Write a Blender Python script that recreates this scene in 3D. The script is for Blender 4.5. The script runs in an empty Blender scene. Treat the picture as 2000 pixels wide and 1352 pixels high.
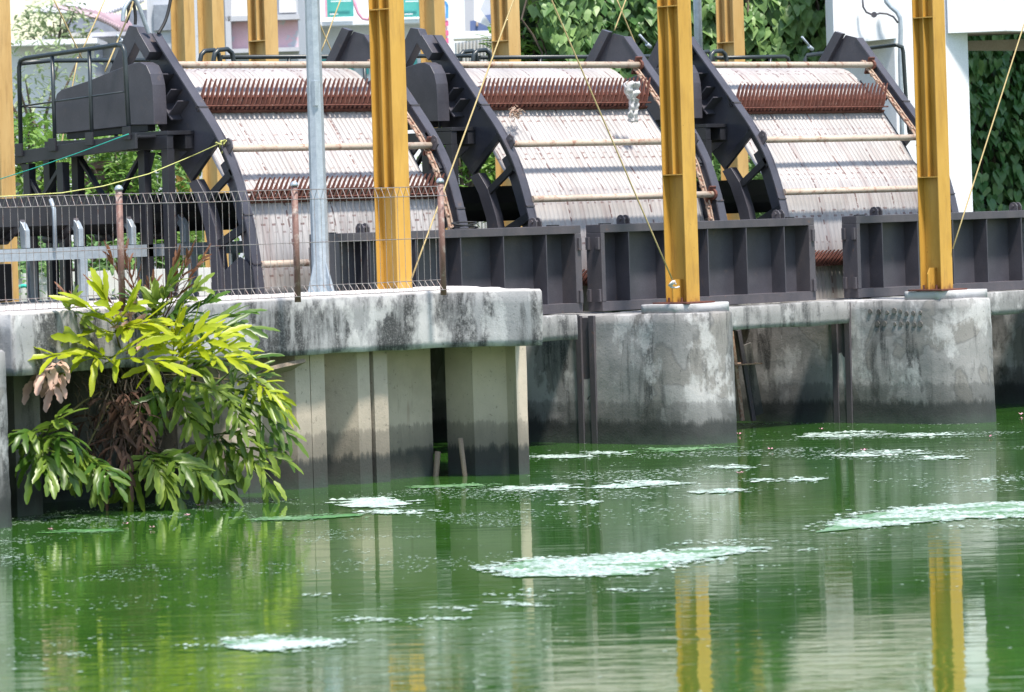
import bpy, bmesh, math, random
from mathutils import Vector, Matrix, noise
random.seed(7)
R = math.radians
col = bpy.context.scene.collection
scn = bpy.context.scene

# ------------------------------------------------------------------ camera
TH, PH, F = R(44), math.atan(.031), 9000.0        # heading, roll, focal length in photo pixels (2000 px wide)
CAM = Vector((-33.68, -33.8, 2.4))
cth, sth, cph, sph = math.cos(TH), math.sin(TH), math.cos(PH), math.sin(PH)
FWD, RGT, UPV = Vector((sth, cth, 0)), Vector((cth, -sth, 0)), Vector((0, 0, 1))
cd = bpy.data.cameras.new('camera'); cam = bpy.data.objects.new('camera', cd); col.objects.link(cam); scn.camera = cam
cd.sensor_width = 36; cd.lens = F / 2000 * 36; cd.clip_end = 3000; cd.clip_start = .5
cd.shift_x = 8.0 / 2000; cd.shift_y = -258.9 / 2000
ax, ay, az = RGT * cph - UPV * sph, RGT * sph + UPV * cph, -FWD
cam.matrix_world = Matrix(((ax.x, ay.x, az.x, CAM.x), (ax.y, ay.y, az.y, CAM.y), (ax.z, ay.z, az.z, CAM.z), (0, 0, 0, 1)))
cd.dof.use_dof = True; cd.dof.focus_distance = 46; cd.dof.aperture_fstop = 5.0
# ------------------------------------------------------------------ light
SUN_EL = 66; SH = Vector((-.30, -1, 0)).normalized()
sdir = (SH * math.cos(R(SUN_EL)) + UPV * math.sin(R(SUN_EL)))
w = bpy.data.worlds.new('World'); scn.world = w; w.use_nodes = True
wn = w.node_tree.nodes; bg = wn['Background']; sky = wn.new('ShaderNodeTexSky'); sky.sky_type = 'NISHITA'
sky.sun_disc = False; sky.sun_elevation = R(SUN_EL); sky.sun_rotation = math.atan2(SH.x, SH.y)
sky.air_density = 1.3; sky.dust_density = 1.2; sky.ozone_density = 1.0
w.node_tree.links.new(sky.outputs[0], bg.inputs[0]); bg.inputs[1].default_value = .13
sd = bpy.data.lights.new('sun', 'SUN'); sd.energy = 3.7; sd.angle = R(6); sd.color = (1, .93, .83)
so = bpy.data.objects.new('sun', sd); col.objects.link(so); so.rotation_euler = sdir.to_track_quat('Z', 'Y').to_euler(); so.location = (0, 0, 40)
scn.view_settings.view_transform = 'Standard'; scn.view_settings.look = 'None'
scn.view_settings.exposure = 1.03; scn.view_settings.gamma = 1

# turn a place in the photograph plus one known plane into a real position
def at(px, py, X=None, Y=None, Z=None, D=None):
    du, dv = px - 1000, py - 676; u = du * cph - dv * sph; v = dv * cph + du * sph + 259
    r = FWD * F + RGT * u - UPV * v
    if X is not None: t = (X - CAM.x) / r.x
    elif Y is not None: t = (Y - CAM.y) / r.y
    elif D is not None: t = D / F
    else: t = (Z - CAM.z) / r.z
    return CAM + r * t

# ------------------------------------------------------------------ materials
MATS = {}
class NT:
    def __init__(s, name):
        s.m = bpy.data.materials.new(name); s.m.use_nodes = True; s.t = s.m.node_tree; s.b = s.t.nodes['Principled BSDF']
        s.geo = None; MATS[name] = s.m
    def n(s, typ, **k):
        nd = s.t.nodes.new('ShaderNode' + typ)
        for a, v in k.items(): setattr(nd, a, v)
        return nd
    def l(s, a, b): s.t.links.new(a, b)
    def pos(s, scale=(1, 1, 1), rotz=0):
        if not s.geo: s.geo = s.n('NewGeometry')
        mp = s.n('Mapping'); mp.inputs['Scale'].default_value = scale; mp.inputs['Rotation'].default_value = (0, 0, rotz)
        s.l(s.geo.outputs['Position'], mp.inputs['Vector']); return mp.outputs[0]
    def noise(s, vec, scale, detail=5, rough=.6, dist=0):
        nd = s.n('TexNoise'); nd.inputs['Scale'].default_value = scale; nd.inputs['Detail'].default_value = detail
        nd.inputs['Roughness'].default_value = rough; nd.inputs['Distortion'].default_value = dist
        s.l(vec, nd.inputs['Vector']); return nd.outputs['Fac']
    def ramp(s, fac, stops):
        nd = s.n('ValToRGB'); e = nd.color_ramp.elements
        while len(e) < len(stops): e.new(.5)
        for i, (p, c) in enumerate(stops):
            e[i].position = p; e[i].color = (c, c, c, 1) if isinstance(c, (int, float)) else (*c, 1)
        s.l(fac, nd.inputs[0]); return nd.outputs[0]
    def mix(s, fac, a, b, mode='MIX'):
        nd = s.n('Mix', data_type='RGBA', blend_type=mode)
        for sock, v in ((nd.inputs[0], fac), (nd.inputs[6], a), (nd.inputs[7], b)):
            if isinstance(v, (int, float)): sock.default_value = v
            elif isinstance(v, tuple): sock.default_value = (*v, 1)
            else: s.l(v, sock)
        return nd.outputs[2]
    def math(s, op, a, b=0.0, cl=False):
        nd = s.n('Math', operation=op, use_clamp=cl)
        for i, v in enumerate((a, b)):
            if isinstance(v, (int, float)): nd.inputs[i].default_value = v
            else: s.l(v, nd.inputs[i])
        return nd.outputs[0]
    def bump(s, h, st=.3, dist=.01):
        nd = s.n('Bump'); nd.inputs['Strength'].default_value = st; nd.inputs['Distance'].default_value = dist
        s.l(h, nd.inputs['Height']); s.l(nd.outputs[0], s.b.inputs['Normal'])
    def base(s, v, rough=.5, metal=0, spec=None):
        if isinstance(v, tuple): s.b.inputs['Base Color'].default_value = (*v, 1)
        else: s.l(v, s.b.inputs['Base Color'])
        if isinstance(rough, (int, float)): s.b.inputs['Roughness'].default_value = rough
        else: s.l(rough, s.b.inputs['Roughness'])
        s.b.inputs['Metallic'].default_value = metal
        if spec is not None: s.b.inputs['Specular IOR Level'].default_value = spec

def simple(name, c1, c2, rough=.5, metal=0, scale=6, stretch=(1, 1, 1), spots=None, spot_at=(.62, .7), bump=.1, spec=None, fine=60):
    m = NT(name); p = m.pos(stretch)
    f = m.noise(p, scale); c = m.mix(m.ramp(f, [(.3, 0), (.7, 1)]), c1, c2)
    fn = m.noise(m.pos(), fine, 3)
    c = m.mix(m.ramp(fn, [(.35, .25), (.6, 0)]), c, tuple(x * .55 for x in c1))
    if spots:
        s_ = m.ramp(m.noise(m.pos(), scale * 2.3, 8, .7), [(spot_at[0], 0), (spot_at[1], 1)])
        c = m.mix(s_, c, spots)
    m.base(c, rough, metal, spec); m.bump(fn, bump, .004); return m.m

simple('dark_steel', (.050, .049, .062), (.078, .075, .092), .42, scale=3, spots=(.13, .095, .08), spot_at=(.60, .80), spec=.45)
simple('dark_steel_worn', (.055, .053, .065), (.100, .088, .098), .5, scale=5, stretch=(1, 1, .4), spots=(.16, .09, .065), spot_at=(.6, .75))
simple('black_steel', (.016, .017, .022), (.030, .030, .038), .45, scale=4)
simple('black_rubber', (.010, .010, .012), (.02, .02, .022), .6)
simple('green_black_pipe', (.02, .028, .032), (.035, .045, .05), .35, scale=6)
simple('galvanised', (.30, .35, .40), (.43, .48, .53), .42, .35, scale=14, spots=(.2, .22, .24), spot_at=(.6, .8), fine=110)
simple('rust', (.085, .026, .019), (.17, .060, .042), .85, scale=9, spots=(.25, .17, .14), spot_at=(.56, .76), bump=.5)
simple('pipe_tan', (.42, .33, .26), (.52, .44, .36), .6, scale=5, stretch=(.5, 1, 1), spots=(.22, .08, .045), spot_at=(.52, .68), bump=.3)
simple('rusty_bar', (.33, .24, .18), (.42, .33, .26), .75, scale=12, spots=(.2, .07, .04), spot_at=(.45, .65))
simple('fence_wire', (.22, .20, .20), (.32, .30, .30), .5, .4, scale=10, spots=(.2, .1, .07), spot_at=(.5, .7))
simple('fence_post', (.16, .075, .06), (.24, .14, .12), .6, scale=5, stretch=(3, 3, .8), spots=(.4, .36, .33), spot_at=(.52, .72))
simple('white_wall', (.74, .75, .78), (.68, .70, .74), .8, scale=1.2, bump=.05)
simple('cream_wall', (.60, .60, .58), (.66, .66, .66), .8, scale=1.5, stretch=(1, 1, .4), spots=(.42, .42, .42))
simple('grey_wall', (.44, .46, .52), (.54, .56, .61), .8, scale=1.5, stretch=(1, 1, .3), spots=(.28, .3, .34))  # paled to put distance haze into the wall colour
simple('pink_wall', (.66, .40, .46), (.74, .50, .56), .8, scale=2, spots=(.5, .5, .55), spot_at=(.55, .6))  # pink washed out in the colour to imitate haze
simple('grey_roof', (.42, .43, .48), (.52, .52, .56), .7, scale=1.5, stretch=(1, 1, .2))
simple('pink_roof', (.46, .34, .38), (.56, .44, .47), .7, scale=1.5, spots=(.6, .56, .58))
simple('window_dark', (.17, .19, .24), (.26, .29, .35), .25)  # window tone lifted, haze painted over the far glass
simple('brick_red', (.16, .10, .10), (.24, .14, .13), .85, scale=5)
simple('soffit', (.34, .28, .24), (.44, .37, .33), .85, scale=2)
simple('banner_green', (.05, .36, .34), (.10, .46, .42), .6, scale=3)
simple('banner_pink', (.75, .30, .42), (.80, .42, .52), .6)
simple('sign_navy', (.10, .15, .32), (.14, .19, .38), .5)
simple('sign_red', (.72, .12, .26), (.76, .18, .32), .5)
simple('sign_blue', (.08, .30, .68), (.10, .34, .72), .5)
simple('sign_white', (.80, .82, .86), (.85, .86, .9), .5)
simple('rope_tan', (.42, .32, .15), (.55, .43, .22), .9, scale=60, fine=200)
simple('rope_yellow', (.48, .50, .12), (.60, .60, .26), .9, scale=60)
simple('rope_teal', (.02, .36, .28), (.04, .45, .36), .8, scale=60)
simple('wood', (.20, .15, .11), (.30, .24, .18), .85, scale=8, stretch=(6, 6, .8))
simple('plastic_white', (.52, .51, .52), (.64, .63, .64), .5, scale=8, spots=(.3, .24, .22), spot_at=(.55, .65))
simple('ground_soil', (.14, .13, .09), (.10, .14, .05), .95, scale=1.5)
simple('petal', (.72, .30, .42), (.8, .45, .55), .6)
simple('frond_stem', (.10, .09, .03), (.16, .13, .05), .7)
simple('trunk_bark', (.08, .06, .045), (.13, .1, .08), .9, scale=8)

def paint(name='yellow_paint', c1=(.46, .25, .042), c2=(.56, .325, .068)):
    m = NT(name); f = m.noise(m.pos((1, 1, .25)), 5, 6)
    c = m.mix(m.ramp(f, [(.35, 0), (.65, 1)]), c1, c2)
    st = m.ramp(m.noise(m.pos((2.4, 2.4, .35)), 6, 8, .7), [(.50, 0), (.74, .5)])
    c = m.mix(st, c, (.22, .115, .04))
    sp = m.ramp(m.noise(m.pos(), 40, 4, .6), [(.68, 0), (.74, .8)])
    c = m.mix(sp, c, (.10, .04, .02))
    sp_ = m.n('SeparateXYZ'); m.l(m.geo.outputs['Position'], sp_.inputs[0])
    gz = m.math('ADD', m.math('SUBTRACT', sp_.outputs[2], 1.40), m.math('MULTIPLY', m.noise(m.pos((1, 1, .4)), 14, 6), .35))
    c = m.mix(m.ramp(gz, [(.19, .9), (.27, 0)]), c, (.13, .05, .025))
    m.base(c, .42); m.bump(f, .05)
paint(); paint('yellow_paint_hazed', (.50, .31, .11), (.58, .39, .16))  # back columns use a paler copy with haze mixed into the paint colour

def concrete(name, light, dark, streak=(.50, .62), stain_z=.62, vs=.22, patch=0.0, toplit=None, warm=(.30, .285, .27), white=0):
    m = NT(name)
    geo = m.n('NewGeometry'); m.geo = geo
    n1 = m.noise(m.pos(), 1.3, 6, .62); c = m.mix(m.ramp(n1, [(.35, 0), (.65, 1)]), light, tuple(x * .72 for x in light))
    # old repair patches with a crisp edge
    pn = m.noise(m.pos((1, 1, .8)), 1.1, 3, .5, 1.2)
    c = m.mix(m.math('MULTIPLY', m.ramp(pn, [(.53, 0), (.545, 1)]), patch), c, warm)
    ed = m.math('MULTIPLY', m.ramp(pn, [(.515, 0), (.533, 1), (.55, 0)]), patch * .55)
    c = m.mix(ed, c, tuple(x * .25 for x in light))
    # vertical run-off streaks of algae
    st = m.noise(m.pos((1, 1, vs)), 3.6, 8, .66, .3); st2 = m.noise(m.pos((1, 1, .07)), 7, 5, .6)
    s_ = m.math('ADD', st, m.math('MULTIPLY', m.math('SUBTRACT', st2, .5), .55))
    mask = m.ramp(s_, [(streak[0], 0), (streak[1], .93)])
    gr = m.noise(m.pos(), 55, 3, .7)
    mask = m.math('MULTIPLY', mask, m.ramp(gr, [(.30, .45), (.52, 1)]))
    c = m.mix(mask, c, dark)
    # pale lime bloom
    if white: c = m.mix(m.math('MULTIPLY', m.ramp(m.math('ADD', m.noise(m.pos((1, 1, .7)), 2.1, 7, .65), m.math('MULTIPLY', m.math('SUBTRACT', st2, .5), .3)), [(.53, 0), (.60, 1)]), white), c, (.56, .555, .56))
    # speckled dark pits
    c = m.mix(m.ramp(m.noise(m.pos(), 22, 6, .75), [(.60, 0), (.70, .75)]), c, tuple(x * .9 for x in dark))
    # rust drips
    c = m.mix(m.ramp(m.noise(m.pos((1, 1, .12)), 5.1, 4), [(.69, 0), (.78, .5)]), c, (.20, .10, .07))
    # tide stain
    sep = m.n('SeparateXYZ'); m.l(geo.outputs['Position'], sep.inputs[0])
    wob = m.math('MULTIPLY', m.math('SUBTRACT', m.noise(m.pos((2.5, 2.5, .35)), 4.5, 8, .75), .5), .26)
    zz = m.math('ADD', sep.outputs[2], wob)
    if stain_z > 0:
        tide = m.ramp(m.math('DIVIDE', zz, stain_z * 2), [(.20, .96), (.235, .82), (.25, .64), (.39, .50), (.425, .40), (.44, .10), (.50, .03), (.56, 0)])
        c = m.mix(tide, c, (.026, .030, .030))
        low = m.ramp(m.math('DIVIDE', zz, .5), [(0.0, .9), (.25, 0)])
        c = m.mix(low, c, (.045, .062, .052))
    if toplit:
        t = m.ramp(m.math('SUBTRACT', sep.outputs[2], toplit), [(0.0, 0), (.03, 1)])
        c = m.mix(t, c, (.55, .52, .50))  # paler top band: sun on the upper face put into the colour
    m.base(c, .88); hb = m.math('ADD', m.noise(m.pos(), 18, 8, .7), m.math('MULTIPLY', gr, .5)); m.bump(hb, .32, .015)
concrete('concrete_pier', (.30, .295, .295), (.040, .042, .044), (.51, .64), .5, .2, .9, None, (.22, .21, .20), .6)
concrete('concrete_beam', (.34, .34, .35), (.030, .031, .033), (.435, .565), -.5, .3, .0, 1.685, white=.7)
concrete('concrete_sill', (.30, .30, .30), (.045, .047, .05), (.46, .62), -.5, .3, white=.5)
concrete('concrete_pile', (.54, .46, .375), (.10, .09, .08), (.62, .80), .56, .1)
concrete('concrete_new', (.50, .50, .51), (.20, .20, .21), (.55, .75), -.5, .5)
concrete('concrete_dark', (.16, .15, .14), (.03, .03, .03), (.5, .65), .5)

def sheetmat():
    m = NT('screen_metal'); uv = m.n('UVMap'); sp = m.n('SeparateXYZ'); m.l(uv.outputs[0], sp.inputs[0])
    u, v = sp.outputs[0], sp.outputs[1]
    c = m.mix(m.ramp(m.noise(m.pos((1, 1, 1)), 1.6, 6), [(.35, 0), (.65, 1)]), (.315, .298, .292), (.415, .392, .385))
    mp = m.n('Mapping'); mp.inputs['Scale'].default_value = (1, .07, 1); m.l(uv.outputs[0], mp.inputs[0])
    st = m.noise(mp.outputs[0], 28, 5, .6); c = m.mix(m.ramp(st, [(.52, 0), (.70, .4)]), c, (.17, .13, .125))
    st = m.noise(mp.outputs[0], 6, 5, .6); c = m.mix(m.ramp(st, [(.52, 0), (.7, .5)]), c, (.19, .13, .125))
    # rusty weld rows: dashes every few bars
    def dashes(row_period, row_off, wid, du, duty, str_):
        a = m.math('ABSOLUTE', m.math('SUBTRACT', m.math('FRACT', m.math('ADD', m.math('DIVIDE', v, row_period), row_off)), .5))
        a = m.math('LESS_THAN', a, wid / row_period)
        j = m.math('MULTIPLY', m.noise(uv.outputs[0], 9, 2), .6)
        b = m.math('LESS_THAN', m.math('FRACT', m.math('ADD', m.math('DIVIDE', u, du), j)), duty)
        return m.math('MULTIPLY', m.math('MULTIPLY', a, b), str_)
    rw = m.ramp(m.noise(m.pos(), 7, 4), [(.36, .25), (.55, 1)])
    for args in ((.52, .10, .011, .13, .42, .8), (.52, .23, .010, .17, .3, .7), (.74, .6, .010, .11, .35, .55)):
        c = m.mix(m.math('MULTIPLY', dashes(*args), rw), c, (.11, .045, .04))
    # vertical seams of short dashes
    a = m.math('LESS_THAN', m.math('ABSOLUTE', m.math('SUBTRACT', m.math('FRACT', m.math('DIVIDE', u, .62)), .5)), .018)
    b = m.math('LESS_THAN', m.noise(uv.outputs[0], 11, 2), .5)
    c = m.mix(m.math('MULTIPLY', m.math('MULTIPLY', a, b), .85), c, (.11, .05, .045))
    m.base(c, .5, .15)
sheetmat()

def leafmat(name, c1, c2, trans=.35, rough=.42):
    m = NT(name); at_ = m.n('Attribute', attribute_name='tint'); f = m.noise(m.pos(), 5, 4)
    c = m.mix(at_.outputs['Fac'], c1, c2)
    c = m.mix(m.ramp(f, [(.35, .35), (.6, 0)]), c, tuple(x * .55 for x in c1))
    m.base(c, rough, spec=.5)
    tr = m.n('BsdfTranslucent'); m.l(m.mix(1.0, c, (1.0, 1.0, .45), 'MULTIPLY'), tr.inputs[0]) if False else m.l(c, tr.inputs[0])
    mx = m.n('MixShader'); mx.inputs[0].default_value = trans
    m.l(m.b.outputs[0], mx.inputs[1]); m.l(tr.outputs[0], mx.inputs[2]); m.l(mx.outputs[0], m.t.nodes['Material Output'].inputs[0])
leafmat('frond_green', (.065, .15, .02), (.32, .42, .06), .4, .36)
leafmat('frond_yellow', (.34, .44, .02), (.56, .58, .02), .45, .4)
leafmat('frond_dead', (.06, .028, .018), (.24, .12, .08), .15, .7)
leafmat('frond_fertile', (.13, .05, .025), (.30, .13, .06), .2, .6)
leafmat('frond_pale', (.50, .30, .24), (.68, .48, .40), .2, .6)
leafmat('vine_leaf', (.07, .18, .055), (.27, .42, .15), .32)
leafmat('tree_leaf', (.10, .22, .04), (.22, .36, .07), .35)
leafmat('tree_leaf_hazed', (.20, .28, .14), (.34, .42, .22), .35)  # leaf green washed out to stand in for haze

def watermat():
    m = NT('green_water')
    n0 = m.noise(m.pos((1, 1, 1)), .35, 4); c = m.mix(m.ramp(n0, [(.35, 0), (.65, 1)]), (.024, .086, .011), (.040, .118, .017))
    m.base(c, .035); m.b.inputs['IOR'].default_value = 1.33; m.b.inputs['Specular Tint'].default_value = (1, 1, .80, 1)
    r = m.pos((1, 1, 1), R(46)); mp = m.n('Mapping'); mp.inputs['Scale'].default_value = (.55, 1.7, 1); m.l(r, mp.inputs[0])
    a = m.noise(mp.outputs[0], 3.6, 3, .5, .4); b = m.noise(mp.outputs[0], .8, 2, .5)
    h = m.math('ADD', m.math('MULTIPLY', a, .26), m.math('MULTIPLY', b, .45))
    amp = m.ramp(m.noise(m.pos(), .16, 2), [(.38, .35), (.62, 1)])
    h = m.math('MULTIPLY', h, amp); m.bump(h, 1.0, .011)
watermat()
def foammat(name, c1, c2, rough=.5):
    m = NT(name); f = m.noise(m.pos(), 30, 5, .7); g = m.noise(m.pos(), 3, 3)
    c = m.mix(m.ramp(m.math('ADD', m.math('MULTIPLY', f, .6), m.math('MULTIPLY', g, .4)), [(.42, 0), (.6, 1)]), c1, c2)
    m.base(c, rough); m.bump(f, .6, .01)
foammat('foam', (.05, .15, .045), (.17, .28, .16)); foammat('foam_white', (.26, .36, .30), (.46, .53, .49)); foammat('algae_film', (.04, .15, .03), (.09, .24, .07))

# ------------------------------------------------------------------ mesh helpers
class MB:
    def __init__(s): s.v = []; s.f = []; s.tint = None; s.uv = None
    def add(s, vs, fs):
        o = len(s.v); s.v += [Vector(p) for p in vs]; s.f += [tuple(i + o for i in f) for f in fs]; return s
    def box(s, x0, x1, y0, y1, z0, z1):
        return s.add([(x, y, z) for z in (z0, z1) for y in (y0, y1) for x in (x0, x1)],
                     [(0, 2, 3, 1), (4, 5, 7, 6), (0, 1, 5, 4), (2, 6, 7, 3), (0, 4, 6, 2), (1, 3, 7, 5)])
    def bar(s, p0, p1, w_, h, up=(0, 0, 1)):
        p0, p1 = Vector(p0), Vector(p1); d = (p1 - p0).normalized(); a = d.cross(Vector(up))
        if a.length < 1e-4: a = d.cross(Vector((1, 0, 0)))
        a.normalize(); b = a.cross(d)
        vs = [q + a * (w_ / 2 * i) + b * (h / 2 * j) for q in (p0, p1) for i, j in ((-1, -1), (1, -1), (1, 1), (-1, 1))]
        return s.add(vs, [(0, 1, 2, 3), (7, 6, 5, 4), (0, 4, 5, 1), (1, 5, 6, 2), (2, 6, 7, 3), (3, 7, 4, 0)])
    def tube(s, pts, r, n=8, cap=True):
        pts = [Vector(p) for p in pts]; rings = []; o = len(s.v); prev = None
        for i, p in enumerate(pts):
            d = (pts[min(i + 1, len(pts) - 1)] - pts[max(i - 1, 0)]).normalized()
            if prev is None:
                a = d.cross(Vector((0, 0, 1)))
                if a.length < .05: a = d.cross(Vector((1, 0, 0)))
            else: a = prev - d * prev.dot(d)
            a.normalize(); prev = a; b = d.cross(a); rr = r[i] if isinstance(r, (list, tuple)) else r
            for k in range(n):
                t = 2 * math.pi * k / n; s.v.append(p + a * (math.cos(t) * rr) + b * (math.sin(t) * rr))
        for i in range(len(pts) - 1):
            for k in range(n):
                s.f.append((o + i * n + k, o + i * n + (k + 1) % n, o + (i + 1) * n + (k + 1) % n, o + (i + 1) * n + k))
        if cap:
            s.f.append(tuple(o + k for k in reversed(range(n)))); s.f.append(tuple(o + (len(pts) - 1) * n + k for k in range(n)))
        return s
    def prism(s, poly, axis, a0, a1):           # polygon in the two other axes, extruded along axis
        def P(q, a): return {'x': (a, q[0], q[1]), 'y': (q[0], a, q[1]), 'z': (q[0], q[1], a)}[axis]
        n = len(poly)
        return s.add([P(q, a0) for q in poly] + [P(q, a1) for q in poly],
                     [tuple(reversed(range(n))), tuple(range(n, 2 * n))] + [(i, (i + 1) % n, n + (i + 1) % n, n + i) for i in range(n)])
    def disc(s, c, nrm, r, t, n=14):
        nrm = Vector(nrm).normalized(); return s.tube([Vector(c) - nrm * t / 2, Vector(c) + nrm * t / 2], r, n)
    def build(s, name, mat, parent=None, smooth=False, bevel=0, org=None):
        org = Vector(org) if org is not None else (ORG[parent.name] if parent is not None else (Vector((sum(p.x for p in s.v) / len(s.v), sum(p.y for p in s.v) / len(s.v), min(p.z for p in s.v)))))
        me = bpy.data.meshes.new(name); me.from_pydata([p - org for p in s.v], [], s.f)
        if s.tint: 
            a = me.attributes.new('tint', 'FLOAT', 'POINT'); a.data.foreach_set('value', s.tint)
        if s.uv:
            ul = me.uv_layers.new(name='UVMap')
            for lp in me.loops: ul.data[lp.index].uv = s.uv[lp.vertex_index]
        bm = bmesh.new(); bm.from_mesh(me)
        if not s.tint: bmesh.ops.recalc_face_normals(bm, faces=bm.faces)
        if smooth:
            for f in bm.faces: f.smooth = len(f.verts) < 6
        bm.to_mesh(me); bm.free()
        me.materials.append(MATS[mat]); o = bpy.data.objects.new(name, me); col.objects.link(o)
        if parent is not None: o.parent = parent
        else: o.location = org
        ORG[o.name] = org
        if bevel:
            b = o.modifiers.new('bevel', 'BEVEL'); b.width = bevel; b.segments = 2; b.limit_method = 'ANGLE'
        return o
ORG = {}
def tag(o, label, cat, group=None, kind=None):
    if label: o['label'] = label
    if cat: o['category'] = cat
    if group: o['group'] = group
    if kind: o['kind'] = kind
    return o
def thing(name, loc, label, cat, group=None):
    o = bpy.data.objects.new(name, None); col.objects.link(o); o.location = loc; o.empty_display_size = .2
    ORG[o.name] = Vector(loc); return tag(o, label, cat, group)
def struct(o): o['kind'] = 'structure'; return o

def rough_prism(poly, z0, z1, cell=.09, amp=.012, edge=.03, seed=0, batter=0.0, top=True):
    """closed plan polygon raised to a block with a gridded, weathered skin"""
    m = MB(); pts = []; n = len(poly)
    for i in range(n):
        a, b = Vector(poly[i]), Vector(poly[(i + 1) % n]); k = max(1, int((b - a).length / cell))
        pts += [a.lerp(b, j / k) for j in range(k)]
    nz = max(2, int((z1 - z0) / cell)); cx = sum(p.x for p in pts) / len(pts); cy = sum(p.y for p in pts) / len(pts)
    def nrm(i):
        t = (pts[(i + 1) % len(pts)] - pts[i - 1]).normalized(); return Vector((t.y, -t.x))
    area = sum(pts[i - 1].x * pts[i].y - pts[i].x * pts[i - 1].y for i in range(len(pts))); sg = 1 if area > 0 else -1
    N = len(pts)
    for j in range(nz + 1):
        z = z0 + (z1 - z0) * j / nz
        for i, p in enumerate(pts):
            q = Vector((p.x, p.y, z)); nn = nrm(i) * sg
            d = noise.noise(q * 1.7 + Vector((seed, 0, 0))) * amp + noise.noise(q * 9 + Vector((seed, 3, 0))) * amp * .6 + batter * (1 - (z - z0) / (z1 - z0))
            if j == nz: d -= edge * (.45 + .9 * abs(noise.noise(q * 6)))
            if j == 0: d -= edge * .6 * abs(noise.noise(q * 7)); 
            zz = z + (noise.noise(q * 2.5 + Vector((9, seed, 0))) * amp * 1.2 if j >= nz - 1 or j == 0 else 0) 
            if j == nz - 1: zz += (z1 - z0) / nz - edge * (.5 + abs(noise.noise(q * 5)))
            m.v.append(Vector((p.x + nn.x * d, p.y + nn.y * d, zz)))
    for j in range(nz):
        for i in range(N):
            m.f.append((j * N + i, j * N + (i + 1) % N, (j + 1) * N + (i + 1) % N, (j + 1) * N + i))
    m.f.append(tuple(nz * N + i for i in range(N))); m.f.append(tuple(reversed(range(N))))
    return m

# ================================================================== SETTING
struct(tag(MB().add([(-300, -300, 0), (400, -300, 0), (400, 60, 0), (-300, 60, 0)], [(0, 1, 2, 3)]).build('water', 'green_water', org=(0, 0, 0)), None, None))
struct(tag(MB().add([(-400, 3.2, 1.29), (900, 3.2, 1.29), (900, 900, 1.29), (-400, 900, 1.29)], [(0, 1, 2, 3)]).build('ground', 'ground_soil', org=(0, 0, 0)), None, None))

# quay with its parapet-like edge beam
P0, P1, P2 = at(-60, 619, Y=-3.85), at(400, 592, Y=-3.15), at(852, 572, Y=-3.12)
P3, P4 = at(1043, 572, Y=-4.0), at(1060, 578, Y=-4.08)
poly = [(P0.x - 3, P0.y - .3), (P1.x, P1.y), (P2.x, P2.y), (P3.x, P3.y), (P4.x + .02, P4.y + .04), (P4.x + .25, P4.y + .5), (-3.0, -1.3), (-2.9, -.9), (P0.x - 3, -.9)]
XL = at(14, 660, Y=-3.8).x
q = thing('quay_wall', (-7, -2.5, 0), 'weathered grey concrete quay wall with black streaks carrying the mesh fence', 'quay')
poly[0] = (XL, at(14, 615, Z=1.7).y)
poly[-1] = (XL, -.9)
rough_prism(poly, 1.2, 1.71, .06, .014, .03, 1).build('edge_beam', 'concrete_beam', q, smooth=True)
rough_prism([(XL - 4, -3.95), (XL - .004, -3.62), (XL - .004, -.9), (XL - 4, -.9)], 1.2, 1.70, .12, .01, .03, 5).build('edge_beam', 'concrete_beam', q, smooth=True)
MB().box(XL - 4, -3.4, -.9, 3.3, 1.0, 1.66).build('deck_slab', 'concrete_sill', q)
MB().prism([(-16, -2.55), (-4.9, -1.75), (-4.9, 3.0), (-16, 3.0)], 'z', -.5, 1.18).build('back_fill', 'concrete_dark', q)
# concrete block at the far left of the quay
b0 = at(22, 1030, Z=0)
blk = rough_prism([(b0.x - 2.5, b0.y - .55), (b0.x, b0.y), (b0.x + .02, b0.y + .5), (b0.x - 2.5, b0.y + .5)], -.3, 1.42, .08, .015, .03, 9)
tag(blk.build('concrete_block', 'concrete_pier', smooth=True), 'lower concrete abutment block at the left edge of the quay, beside the fern', 'block')

# concrete sheet piles: a row of flat-topped piles under the beam
def pile(pl, label, zt=1.22, mt='concrete_pile'):
    m = rough_prism(pl, -.4, zt, .12, .004, .006, pl[0][0])
    return tag(m.build('sheet_pile', mt, smooth=False), label, 'pile', 'concrete sheet piles under the quay beam')
def px_pt(px, Y): p = at(px, 800, Y=Y); return (p.x, p.y)
YF, YB = -2.93, -2.66
spec = [  # (left px, right px, label) of the projecting half-piles, leaving recessed webs between
    (579, 607.5, 'pale sheet pile left half of the wide joint, under the loose plank'),
    (608.5, 636, 'pale sheet pile just right of the thin dark joint, next to the plank'),
    (700, 724, 'pale sheet pile left of the wide black slot under the quay'),
    (732, 759, 'pale sheet pile right of the wide black slot under the quay'),
    (451, 480.5, 'sheet pile behind the right tips of the fern fronds, left half'),
    (481.5, 511, 'sheet pile behind the right tips of the fern fronds, right half'),
    (345, 380, 'dark sheet pile under the middle of the fern'),
    (28, 78, 'dark sheet pile between the left block and the fern')]
for i, (a, b, lb) in enumerate(spec):
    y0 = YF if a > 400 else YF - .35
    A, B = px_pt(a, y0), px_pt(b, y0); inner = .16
    pile([A, B, (B[0] + (.0 if i % 2 == 0 else inner), YB), (A[0] - (inner if i % 2 == 0 else .0), YB)], lb, 1.22, 'concrete_pile' if a > 400 else 'concrete_dark')  # piles by the fern take darker concrete, shade put into their colour
for a, b, lb in ((511, 581, 'recessed brown web pile under the loose plank'), (634, 702, 'recessed web pile with a thin pale stick mark'), (757, 838, 'recessed dark web pile left of the black opening')):
    A, B = px_pt(a - 22, YB), px_pt(b + 6, YB); pile([A, B, (B[0], YB + .15), (A[0], YB + .15)], lb, 1.21)
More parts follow.
